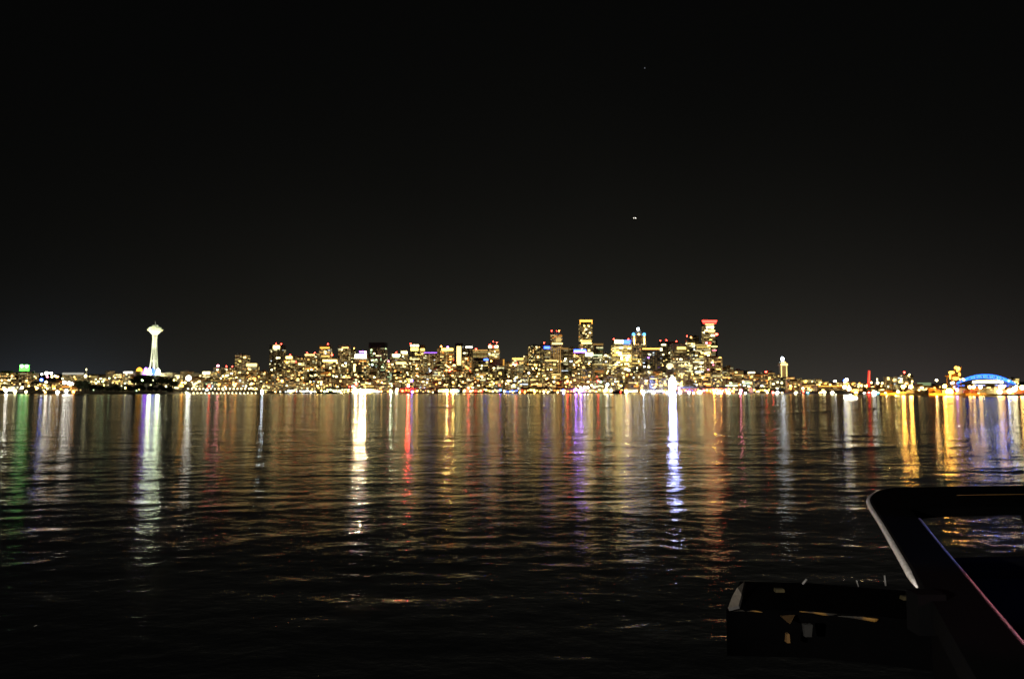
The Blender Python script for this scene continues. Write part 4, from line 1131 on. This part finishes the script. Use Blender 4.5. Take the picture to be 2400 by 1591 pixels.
# scattered lamps, hillside and right shore
random.seed(21)
def scatter(n, x0, x1, yt, yb, Y0, Y1, hues, ss, rs, lab, grp):
    for i in range(n):
        px = random.uniform(x0, x1); f = random.random()
        py = lerp(yb, yt(px), f); Y = lerp(Y0, Y1, f)
        Y = max(Y, shore(px) + 15)
        hue = random.choice(hues)
        lamp(px, py, Y, hue, random.choice(ss), random.uniform(*rs), '%s %s' % (HN[hue], lab), grp)
scatter(26, 0, 180, lambda p: 880, 912, 1750, 2350, ['warm', 'cream', 'white', 'gold'], (8, 14, 24), (1.4, 2.6), 'lamp dotted on the left hillside', 'lamps on the left hillside')
scatter(26, 205, 410, lambda p: 885, 917, 1750, 2200, ['white', 'green', 'cream'], (5, 9, 16), (1.2, 2.2), 'lamp showing between the dark shore trees', 'lamps among the dark shore trees')
scatter(46, 410, 620, lambda p: 878, 905, 2080, 2400, ['warm', 'cream', 'white', 'gold', 'orange'], (8, 14, 26), (1.6, 3), 'lamp on the slope behind the long pier', 'lamps behind the long pier')

# right of downtown: low blocks
x = 1848; n_ = 0
names = ['brown', 'tan', 'rust', 'brick', 'stone', 'olive', 'grey']
RL = ['beside the spired tower', 'two doors right of the spired tower', 'left of the large white slope lamp', 'right of the large white slope lamp', 'left of the terminal roof', 'over the left end of the terminal roof', 'over the middle of the terminal roof',
      'over the right end of the terminal roof', 'left of the blue and white lamp pair', 'below the blue and white lamp pair', 'left of the red mast', 'touching the red mast', 'under the small pointed spire', 'right of the small pointed spire']
rng_y = {1848: 884}
for i in range(14):
    w = 14.5
    yt = curve(x, [(1848, 884), (1880, 889), (1920, 892), (1960, 897), (2000, 899), (2060, 902)]) + random.uniform(-4, 4)
    wl = random.choice(names)
    lowb(x, x + w, yt, 2050, 'low %s warehouse-district block %s' % (WN[wl], RL[i]), wl, .4, random.choice(['orange', 'gold', 'mix']), 2.4, 4)
    x += w + 1.5
lowb(1846, 1876, 893, 1850, 'broad tan block with amber ribs in front of the spired tower', 'tan', .55, 'orange', 2.2, 6)
lowb(1880, 1912, 900, 1800, 'brown dockside block left of the terminal', 'brown', .4, 'orange', 2.2, 6)
t = lowb(1914, 1978, 904, 1750, 'long low terminal with one lit roof edge above the right-hand shore', 'rust', .12, 'orange', 1.5, 4, crown=[(.05, .95, 0, 1.8, 'gold', 2.2)], plant=False)
lowb(1990, 2030, 909, 1500, 'orange-brown dock shed left of the red mast', 'rust', .3, 'orange', 2.2, 4)
lowb(2040, 2076, 908, 1480, 'orange-brown dock shed right of the red mast', 'rust', .4, 'orange', 2.2, 4)
lowb(2079, 2084, 884, 1750, 'slim cream-topped tower right of the small pointed spire', 'stone', .3, 'gold', 2, 1, crown=[(0, 1, 0, 6, 'cream', 3)])
lowb(2091, 2098, 884, 1750, 'slim olive tower, second right of the small pointed spire', 'olive', .2, 'gold', 1.6, 1)
lowb(2103, 2117, 883, 1700, 'white-speckled tower right of the slim olive one', 'stone', .6, 'white', 3, 5)
lowb(2118, 2131, 878, 1720, 'tower cluster block with a red lamp on its roof', 'brown', .5, 'gold', 3, 5, beacons=[(.5,)])
lowb(2133, 2140, 880, 1720, 'slim amber tower right of the block with the red lamp', 'brown', .5, 'gold', 3, 3, beacons=[(.4, 'white', 16, 1.4, 2)])
lowb(2149, 2181, 897, 1500, 'low warehouse with a pale teal roof edge', 'grey', .2, 'gold', 2, 2, crown=[(0, 1, 0, 1.4, 'green', .5), (.05, 1, 3, 4.6, 'green', .5)], plant=False)
lowb(2140, 2176, 905, 1350, 'cream-windowed dock office behind the orange dock', 'tan', .5, 'gold', 2.4, 5)
lowb(2178, 2212, 908, 1350, 'amber-windowed dock office left of the glowing crane', 'brown', .4, 'orange', 2, 4)
lowb(2260, 2300, 907, 1300, 'pinkish dock building under the left half of the blue arch', 'rust', .3, 'orange', 2, 4)
lowb(2302, 2338, 906, 1320, 'stone dock building under the middle of the blue arch', 'stone', .2, 'gold', 2, 4)
lowb(2352, 2400, 908, 1320, 'dark dock building under the right end of the blue arch', 'dark', .2, 'gold', 2, 4)
lowb(2370, 2389, 886, 2100, 'stair-shaped lit stand above the right end of the blue arch', 'stone', .6, 'gold', 3, 4)
random.seed(31)
scatter(26, 1850, 2080, lambda p: 896, 912, 1720, 2040, ['warm', 'cream', 'gold', 'orange', 'white'], (8, 16, 28), (1.4, 2.6), 'lamp in the warehouse district', 'lamps in the warehouse district')
scatter(14, 2140, 2400, lambda p: 904, 917, 1100, 1400, ['warm', 'orange', 'gold'], (8, 16), (.9, 1.5), 'lamp among the dock stacks', 'lamps among the dock stacks')
# orange dock faces lit by sodium lamps
def dock(px0, px1, label, s):
    px = (px0 + px1) / 2; Y = shore(px) - 3
    a, c = at(px0, 920, Y), at(px1, 920, Y)
    t = thing('dock_wharf', label, 'wharf', ((a.x + c.x) / 2, Y, 0), 0)
    w = c.x - a.x
    om = mat('ochre_wharf_face', (.55, .30, .07), .8, var=.3, vscale=.2)
    mb = MB(); mb.box(-w / 2, w / 2, 0, 12, .6, 3.2, om); mb.build('deck', t)
    f = MB()
    for i in range(int(w / 5)): f.box(-w / 2 + i * 5 + .5, -w / 2 + i * 5 + 1.5, -.6, 0, -2, 2.6, om)
    f.build('fender_pile', t, stuff=True)
    for i in range(max(2, int(w / 14))):
        xx = -w / 2 + w * (i + .5) / max(2, int(w / 14))
        ld = bpy.data.lights.new('sodium_lamp', 'POINT'); ld.energy = s; ld.color = (1, .5, .08); ld.shadow_soft_size = .3
        o = bpy.data.objects.new('sodium_lamp', ld); COL.objects.link(o); o.parent = t; o.location = (xx, -7, 5.5)
    return t
dock(2062, 2146, 'long orange-lit wharf face left of the dark gap in the docks', 26000)
dock(2176, 2248, 'orange-lit wharf face around the blinding glow', 26000)
dock(2262, 2312, 'dim orange-lit wharf below the blue arch', 9000)
# shipping containers on the wharf
CC = [('rust red', (.35, .08, .04)), ('orange', (.6, .25, .05)), ('brown', (.2, .1, .06)), ('grey', (.25, .25, .25))]
for i in range(20):
    px = 2066 + i * 17.0 + random.uniform(-2, 2)
    nm, col_ = random.choice(CC)
    Y = shore(px) + 22
    p = at(px, 920, Y)
    t = thing('container_stack', '%s stack of shipping containers on the wharf' % nm, 'containers', (p.x, Y, ground(p.x, Y)), 0, '%s container stacks on the wharf' % nm)
    for j in range(random.choice((1, 2, 2, 3))):
        mb = MB(); mb.box(-6, 6, -1.3, 1.3, j * 2.65, j * 2.65 + 2.55, mat('container_' + nm.replace(' ', '_'), col_, .6, var=.2, vscale=.5))
        for q in range(11): mb.box(-5.6 + q * 1.1, -5.2 + q * 1.1, -1.36, -1.3, j * 2.65 + .2, j * 2.65 + 2.3, mat('container_' + nm.replace(' ', '_'), col_, .6))
        mb.build('container', t)

# trees on the left shore
BARK = mat('tree_bark', (.05, .035, .025), .9); LEAF = mat('dark_foliage', (.022, .035, .014), .9, var=.4, vscale=.6)
def tree_meshes(seed):
    rnd = random.Random(seed); tm = MB()
    tm.tube([(0, 0, -1), (.2, 0, 3), (0, .2, 7)], [.55, .4, .15], BARK, 6)
    for i in range(5):
        a = rnd.uniform(0, 6.28); tm.tube([(0, 0, 3 + i * .7), (2.4 * math.cos(a), 2.4 * math.sin(a), 5 + i * .8)], [.2, .06], BARK, 4)
    cm = MB()
    for i in range(420):
        a = rnd.uniform(0, 6.28); e = rnd.uniform(-1, 1); q = rnd.random() ** .4
        rr_ = (3.6 + rnd.uniform(-.8, .8)) * q
        c = Vector((rr_ * math.cos(a) * math.sqrt(1 - e * e), rr_ * math.sin(a) * math.sqrt(1 - e * e), 7.2 + rr_ * e * 1.1))
        u = Vector((rnd.uniform(-1, 1), rnd.uniform(-1, 1), rnd.uniform(-1, 1))).normalized() * rnd.uniform(.35, .7)
        v = u.cross(Vector((rnd.uniform(-1, 1), rnd.uniform(-1, 1), rnd.uniform(-1, 1)))).normalized() * rnd.uniform(.3, .6)
        cm.poly([c - u - v, c + u - v * .4, c + u * .4 + v, c - u * .6 + v * .8], LEAF)
    return tm.mesh('trunk'), cm.mesh('crown')
TM = [tree_meshes(s) for s in (1, 2, 3)]
random.seed(8)
def tree(px, ytop, Y, label, group):
    p = at(px, ytop, Y); zg = ground(p.x, Y); hgt = max(8, p.z - zg)
    t = thing('shore_tree', label, 'tree', (p.x, Y, zg), random.uniform(0, 6.28), group)
    s = hgt / 11.3
    for nm, me in zip(('trunk', 'crown'), random.choice(TM)):
        o = bpy.data.objects.new(nm, me); COL.objects.link(o); o.parent = t; o.scale = (s * 1.15, s * 1.15, s)
for px in (186, 192, 198, 205): tree(px, random.uniform(890, 897), 1720, 'tall dark tree in the black clump right of the orange-lit building', 'trees in the clump right of the orange-lit building')
for i in range(20): tree(214 + i * 9.6 + random.uniform(-3, 3), random.uniform(898, 909), 1760, 'dark tree on the shore below the observation tower', 'trees on the shore below the observation tower')
for i in range(9): tree(316 + i * 12 + random.uniform(-3, 3), random.uniform(877, 890), 2150, 'dark tree on the slope just below the tower legs', 'trees on the slope below the tower legs')

# ------------------------------------------------------------------ boats and sky
def boat(px, pyw, L_, label, lights, hull=(.7, .7, .7), rz=0, hf=1.0):
    Y = (H) * F / (pyw - 917.0); p = at(px, pyw, Y)
    t = thing('harbour_boat', label, 'boat', (p.x, Y, 0), rz)
    mb = MB(); hm = mat('hull_%.2f' % hull[0], hull, .4); hw = L_ * .13
    n = 10; ring = []
    for i in range(n + 1):
        u = -1 + 2 * i / n; wd = hw * (1 - max(0, u) ** 2.5) * (1 if u > -.9 else .9); sh = L_ * .06 * hf * (1 + .5 * max(0, u) ** 2)
        ring.append(((u * L_ / 2, wd * .7, -.4), (u * L_ / 2, wd, sh), (u * L_ / 2, -wd, sh), (u * L_ / 2, -wd * .7, -.4)))
    for a, bq in zip(ring, ring[1:]):
        for q in range(4): mb.poly([a[q], bq[q], bq[(q + 1) % 4], a[(q + 1) % 4]], hm)
    mb.poly([ring[0][q] for q in range(4)], hm)
    mb.build('hull', t)
    z0 = L_ * .06 * hf
    cb = MB(); cb.box(-L_ * .42, L_ * .25, -hw * .8, hw * .8, z0, z0 + L_ * .1 * hf, mat('cabin_%.2f' % hull[0], tuple(c * .85 for c in hull), .5)); c1 = cb.build('cabin', t)
    cb = MB(); cb.box(-L_ * .2, L_ * .14, -hw * .6, hw * .6, z0 + L_ * .1 * hf, z0 + L_ * .17 * hf, mat('cabin_%.2f' % hull[0], tuple(c * .85 for c in hull), .5)); cb.build('wheelhouse', t)
    mm = MB(); mm.tube([(-L_ * .05, 0, z0 + L_ * .15), (-L_ * .05, 0, z0 + L_ * .3)], L_ * .006, mat('mast_metal', (.3, .3, .3), .5), 5); mm.build('mast', t)
    for (x, zz, hue, s, r_) in lights: piece('cabin_light', 'ball', G(hue, s), t, (x * L_, -hw - .15, z0 + zz * L_), (r_ * L_, .2, r_ * L_))
    return t
boat(1992, 934, 11, 'small passenger boat ablaze with white lights on the water at the right', [(-.4, -.0, 'purewhite', 18, .1), (-.17, .0, 'purewhite', 24, .11), (0, .0, 'purewhite', 24, .11), (.17, 0, 'purewhite', 22, .1), (.4, -.0, 'purewhite', 14, .09),
      (-.25, .15, 'white', 8, .06), (-.1, .15, 'yellow', 8, .06), (.05, .15, 'white', 10, .06), (.2, .14, 'cream', 8, .06), (0, .24, 'purewhite', 10, .05)])
boat(1450, 922.45, 44, 'small dark boat with one red light left of the dotted ferry terminal', [(.1, .05, 'red', 22, .03)], (.03, .03, .03), hf=.8)
boat(780, 922.45, 88, 'long low black hull lying before the greenish pier', [(-.45, .03, 'cream', 8, .012), (.45, .04, 'yellow', 6, .012)], (.02, .02, .02), hf=.25)

def airplane():
    p = at(1487.5, 511.5, 9000)
    t = thing('airplane', 'distant airplane showing two white landing lights in the dark sky', 'airplane', p, R(6))
    bm_ = mat('aircraft_skin', (.5, .5, .52), .4)
    mb = MB(); mb.tube([(0, -18, 0), (0, -14, 0), (0, 10, 0), (0, 18, 1)], [.3, 1.9, 1.9, .4], bm_, 10); mb.build('fuselage', t)
    for s in (-1, 1):
        mb = MB(); mb.poly([(s * 1.5, -4, -.4), (s * 17, 6, .8), (s * 17, 8, .8), (s * 1.5, 3, -.4)], bm_); mb.poly([(s * 1.5, -4, -.8), (s * 1.5, 3, -.8), (s * 17, 8, .5), (s * 17, 6, .5)], bm_); mb.build('wing', t)
        piece('landing_light', 'ball', G('purewhite', 3.5 if s < 0 else 6), t, (s * 11.5, -3, 0), (4, 3, 4))
    mb = MB(); mb.box(-.3, .3, 12, 17, 1, 7, bm_); mb.build('tail_fin', t)
airplane()
p = at(1511, 160, 50000)
o = piece('star', 'ball', glow('light_star', (.8, .85, 1), .18), None, p, (34, 34, 34)); tag(o, 'single faint star high in the sky above the tall towers', 'star')

# ------------------------------------------------------------------ the boat we stand on: rail and deck edge at the lower right
BLK = mat('black_rubbed_paint', (.0009, .0009, .001), .9, spec=.02, var=.4, vscale=8)
STEEL = mat('worn_stainless_trim', (.60, .56, .52), .42, metal=.2, var=.6, vscale=45)
GALV = mat('galvanised_bracket', (.22, .21, .2), .5, var=.35, vscale=25)
YEL = mat('mottled_yellow', (.10, .05, .008), .8, var=.6, vscale=14)  # dull yellow, mottled at random
RZ = H - .55                   # rail height
def rp(px, py, z=RZ):          # point of the rail's horizontal plane under photo pixel
    u, v = (px - 1200) / F, (795.5 - py) / F
    dy = CP - SP * v; dz = SP + CP * v
    t = (z - H) / dz
    return Vector((u * t, dy * t, z))
def smooth_path(pts, n=8):
    out = []
    for i in range(len(pts) - 1):
        p0, p1, p2, p3 = pts[max(0, i - 1)], pts[i], pts[i + 1], pts[min(len(pts) - 1, i + 2)]
        for k in range(n):
            t = k / n
            out.append(.5 * ((2 * p1) + (p2 - p0) * t + (2 * p0 - 5 * p1 + 4 * p2 - p3) * t * t + (3 * p1 - p0 - 3 * p2 + p3) * t ** 3))
    out.append(pts[-1]); return out
rail = thing('boat_railing', 'thick black boat railing with steel edge trims curving in at the lower right', 'railing', (0, 0, 0))
outer = smooth_path([rp(2210, 1462), rp(2171, 1392), rp(2118, 1300), rp(2066, 1215), rp(2043, 1180), rp(2038, 1163), rp(2052, 1150), rp(2082, 1142), rp(2130, 1140), rp(2250, 1138), rp(2420, 1136), rp(2700, 1134)])
inner = smooth_path([rp(2480, 1600), rp(2400, 1508), rp(2330, 1425), rp(2255, 1335), rp(2190, 1258), rp(2150, 1207), rp(2140, 1196), rp(2150, 1190), rp(2180, 1186), rp(2250, 1183), rp(2420, 1180), rp(2700, 1178)])
# cap: surface between the two edges with a thickness
near_o = [rp(2420, 1840), rp(2330, 1680)]
near_i = [rp(2760, 1960), rp(2620, 1760)]
def resample(path, n):
    d = [0]
    for a, bq in zip(path, path[1:]): d.append(d[-1] + (bq - a).length)
    out = []
    for i in range(n):
        s = d[-1] * i / (n - 1)
        for j in range(len(d) - 1):
            if s <= d[j + 1] + 1e-9: break
        f = (s - d[j]) / max(1e-9, d[j + 1] - d[j]); out.append(path[j].lerp(path[j + 1], f))
    return out
def split_resample(path, ci, n1, n2):
    return resample(path[:ci + 1], n1) + resample(path[ci:], n2)[1:]
oc = near_o + outer; ic = near_i + inner
co = min(range(len(oc)), key=lambda i: (oc[i] - rp(2040, 1158)).length); ci = min(range(len(ic)), key=lambda i: (ic[i] - rp(2141, 1194)).length)
oc = split_resample(oc, co, 40, 40); ic = split_resample(ic, ci, 40, 40)
mb = MB(); th = .055; k = mb.mi(BLK)
prof = []
for a, bq in zip(oc, ic):
    w = (bq - a)
    secs = [(0, -th), (0, -.012), (.04, 0), (.96, 0), (1, -.012), (1, -th)]
    prof.append([a + w * s + Vector((0, 0, z)) for s, z in secs])
ns = 6
for ring in prof: mb.v += [tuple(v) for v in ring]
for i in range(len(prof) - 1):
    for q in range(ns):
        mb.f.append((i * ns + q, i * ns + (q + 1) % ns, (i + 1) * ns + (q + 1) % ns, (i + 1) * ns + q)); mb.m.append(k)
mb.build('cap_rail', rail)
def side_dir(p, q): return (p - q).normalized()
oe = [a + side_dir(a, bq) * .006 + Vector((0, 0, -.022)) for a, bq in zip(oc, ic)]
st = [i for i, a in enumerate(oc) if (a - rp(2171, 1392)).length < .03 or (a.y > rp(2171, 1392).y)]
mb = MB(); tp = oe[st[0] + 2:46]; mb.tube(tp, [.003, .009] + [.0125] * (len(tp) - 2), STEEL, 10); mb.build('outer_trim', rail, smooth=True)
ie = [bq + side_dir(bq, a) * .004 + Vector((0, 0, -.012)) for a, bq in zip(oc, ic)]
mb = MB(); mb.tube(ie[:37], .0088, STEEL, 10); mb.build('inner_trim', rail, smooth=True)
mb = MB(); mb.tube([a.lerp(bq, .55) + Vector((0, 0, .001)) for a, bq in list(zip(oc, ic))[52:]], .0022, YEL, 6); mb.build('rear_trim', rail, smooth=True)
# clamp where the bright trim ends
p = rp(2168, 1400); mb = MB(); mb.box(-.035, .04, -.03, .03, -.09, .016, BLK); cl = mb.build('rail_bracket', rail, loc=(p.x, p.y, p.z))
# side panel below the rail and lower bar framing the opening
low = RZ - .16
def line_pts(a, bq, n): return [a.lerp(bq, i / n) for i in range(n + 1)]
pa = rp(2190, 1338, low); pb = rp(2800, 1322, low)
mb = MB(); mb.tube(line_pts(pa, pb, 8), 1, BLK, 12, sq=(.03, .05)); mb.build('lower_rail', rail)
pp = rp(2400, 1180); mb = MB(); mb.tube([Vector((pp.x + .02, pp.y, RZ - .02)), Vector((pp.x - .03, pp.y - .35, low - .6))], 1, BLK, 12, sq=(.035, .035)); mb.build('post', rail)
bk = MB()   # bulwark plate beneath the lower rail
q0, q1 = pa + Vector((-.02, 0, -.03)), pb + Vector((0, 0, -.03))
n0, n1 = rp(2480, 1640, low), rp(3100, 1640, low)
bk.poly([q0, q1, n1, n0], BLK)
bk.poly([q0, n0, n0 + Vector((0, 0, -1.2)), q0 + Vector((0, 0, -1.2))], BLK)
bk.poly([q0, q0 + Vector((0, 0, -1.2)), q1 + Vector((0, 0, -1.2)), q1], BLK)
bk.build('bulwark', rail)

DZ = H - 1.25                  # lower side deck / fender shelf outside the rail
deck = thing('side_platform', 'black boarding platform with a broken yellow edge low beside the boat railing', 'platform', (0, 0, 0))
def dp(px, py): return rp(px, py, DZ)
c_ = [dp(1702, 1427), dp(1735, 1362), dp(1900, 1366), dp(2100, 1382), dp(2300, 1400), dp(2700, 1500), dp(2700, 1700), dp(2360, 1476), dp(2060, 1444), dp(1900, 1431)]
mb = MB(); top = c_; k = mb.mi(BLK)
mb.poly(top, BLK); mb.poly([v + Vector((0, 0, -.26)) for v in reversed(top)], BLK)
for a, bq in zip(top, top[1:] + top[:1]): mb.poly([a, bq, bq + Vector((0, 0, -.26)), a + Vector((0, 0, -.26))], BLK)
mb.build('platform_body', deck)
ym = bpy.data.materials.new('patchy_yellow_edge'); ym.use_nodes = True
t_ = ym.node_tree; b_ = t_.nodes['Principled BSDF']; b_.inputs['Roughness'].default_value = .8
tcn = t_.nodes.new('ShaderNodeTexCoord'); nz = t_.nodes.new('ShaderNodeTexNoise'); nz.inputs['Scale'].default_value = 9; nz.inputs['Detail'].default_value = 7
t_.links.new(tcn.outputs['Object'], nz.inputs['Vector']); cr = t_.nodes.new('ShaderNodeValToRGB'); t_.links.new(nz.outputs['Fac'], cr.inputs[0])
cr.color_ramp.elements[0].position = .52; cr.color_ramp.elements[0].color = (.012, .01, .006, 1); cr.color_ramp.elements[1].position = .66; cr.color_ramp.elements[1].color = (.2, .1, .012, 1)
t_.links.new(cr.outputs[0], b_.inputs['Base Color'])
for seg in ([(1718, 1430, 1), (1738, 1428, 5), (1745, 1431, 1)], [(1750, 1430, 2), (1765, 1429, 5), (1786, 1432, 2)], [(1872, 1430, 2), (1905, 1433, 5), (1930, 1436, 9), (1948, 1437, 7), (1960, 1436, 2)],
            [(1962, 1441, 2), (1990, 1443, 6), (2020, 1446, 10), (2048, 1450, 11), (2056, 1448, 5)], [(2310, 1466, 3), (2330, 1472, 9), (2343, 1480, 4)], [(2196, 1484, 8), (2206, 1490, 3)]):
    pts = [rp(x_, y_ + 1, DZ - .004) + Vector((0, -.008, 0)) for x_, y_, w_ in seg]
    mb = MB(); mb.tube(smooth_path(pts, 4), [w_ * .0009 for w_ in np.interp(np.linspace(0, len(seg) - 1, (len(seg) - 1) * 4 + 1), range(len(seg)), [q[2] for q in seg])], ym, 6); mb.build('yellow_edge', deck)
mb = MB(); g = [dp(1820, 1438), dp(1860, 1436), dp(1848, 1452), dp(1842, 1448)]
gz = [v + Vector((0, -.02, 0)) for v in g]
mb.poly([rp(1822, 1437, DZ - .01) + Vector((0, -.04, 0)), rp(1858, 1435, DZ - .01) + Vector((0, -.04, 0)), rp(1846, 1456, DZ - .01) + Vector((0, -.04, 0)), rp(1836, 1450, DZ - .01) + Vector((0, -.04, 0))], YEL)
mb.box(dp(1827, 1460).x, dp(1835, 1460).x, dp(1830, 1470).y - .03, dp(1830, 1470).y, DZ - .07, DZ - .025, YEL, .8)
mb.build('yellow_gusset', deck)
# plate at the platform's outer corner
a = dp(1703, 1425); mb = MB()
pts = [rp(1706, 1424, DZ + .02), rp(1731, 1418, DZ + .02), rp(1738, 1392, DZ + .06), rp(1745, 1362, DZ + .1), rp(1728, 1376, DZ + .1), rp(1717, 1395, DZ + .06)]
i0 = len(mb.v)
PLT = mat('salt_stained_plate', (.24, .21, .17), .5, var=.7, vscale=18)
mb.poly(pts, PLT); mb.poly([v + Vector((.01, .01, -.02)) for v in reversed(pts)], GALV)
for u_, w_ in zip(pts, pts[1:] + pts[:1]): mb.poly([u_, w_, w_ + Vector((.01, .01, -.02)), u_ + Vector((.01, .01, -.02))], GALV)
mb.build('corner_plate', deck)
for (px, py, sx, sz, rx) in ((1888, 1363, .007, .012, .7), (2009, 1367, .003, .012, -.3), (2075, 1364, .005, .035, -.08)):
    q = dp(px, py + 8); mb = MB(); mb.tube([(-.0, 0, -.03), (0, 0, sz)], sx, GALV, 8); o = mb.build('deck_pin', deck, loc=(q.x, q.y, DZ + .03), smooth=True); o.rotation_euler = (0, rx, 0)  # short round pins standing on the platform
for (px, py) in ((1826, 1386), (2123, 1404)):
    q = dp(px, py); mb = MB(); mb.box(-.028, .03, -.02, .02, 0, .02, mat('dark_yellow', (.035, .026, .005), .8, var=.6, vscale=30), .9); mb.build('deck_fitting', deck, loc=(q.x, q.y, DZ))  # low blocks in a dark, mottled yellow
q = dp(1887, 1462); mb = MB(); mb.box(-.018, .018, -.01, .01, -.035, .03, mat('dark_bracket', (.008, .0075, .006), .8, var=.8, vscale=30), 1.35); mb.build('hanging_plate', deck, loc=(q.x, q.y - .03, DZ - .02))  # small plate, base colour kept very dark and mottled

# boat lamp behind the camera, plus pink and blue spots added to tint the trim
def rail_light(label, loc, target, power, ang, col, rad=.04):
    t = thing('rail_light', label, 'lamp', loc, 0)
    mb = MB(); mb.tube([(0, 0, .12), (0, 0, .02)], [.05, .07], BLK, 10); mb.build('housing', t)
    ld = bpy.data.lights.new('rail_spot', 'SPOT'); ld.energy = power; ld.spot_size = R(ang); ld.spot_blend = .6; ld.color = col; ld.shadow_soft_size = rad
    o = bpy.data.objects.new('rail_spot', ld); COL.objects.link(o); o.parent = t
    o.rotation_euler = (Vector(target) - Vector(loc)).to_track_quat('-Z', 'Y').to_euler()
tgt = rp(2085, 1255)
rail_light('small white lamp on the boat behind and left of the view', (-1.6, -.6, H + .15), tgt, 1400, 31, (1, .93, .85))
rail_light('added pink light tinting the inner rail trim right of the view', (2.6, .3, H + .35), rp(2340, 1430), 230, 22, (1, .28, .42))  # added spot, stands in for neon mirrored in the inner trim
rail_light('added blue light tinting the rail trim far right of the view', (3.3, 2.4, H + .3), rp(2190, 1260), 90, 34, (.2, .25, 1))  # added spot, gives the trim its blue neon tint

# ------------------------------------------------------------------ tell alike things apart by their order
NUM = 'first second third fourth fifth sixth seventh eighth ninth tenth eleventh twelfth thirteenth fourteenth fifteenth sixteenth seventeenth eighteenth nineteenth twentieth'.split()
def ordn(i):
    if i < 20: return NUM[i]
    tens = {2: 'twenty', 3: 'thirty', 4: 'forty', 5: 'fifty'}[(i + 1) // 10]
    return tens + '-' + NUM[i % 10] if (i + 1) % 10 else tens[:-1] + 'ieth'
byl = {}
for o in COL.objects:
    if o.parent is None and o.get('label') and o.get('category'): byl.setdefault(o['label'], []).append(o)
for lb, os_ in byl.items():
    if len(os_) > 1:
        os_.sort(key=lambda o: o.location.x / max(1, o.location.y))
        for i, o in enumerate(os_): o['label'] = '%s, %s from the left' % (lb, ordn(i))
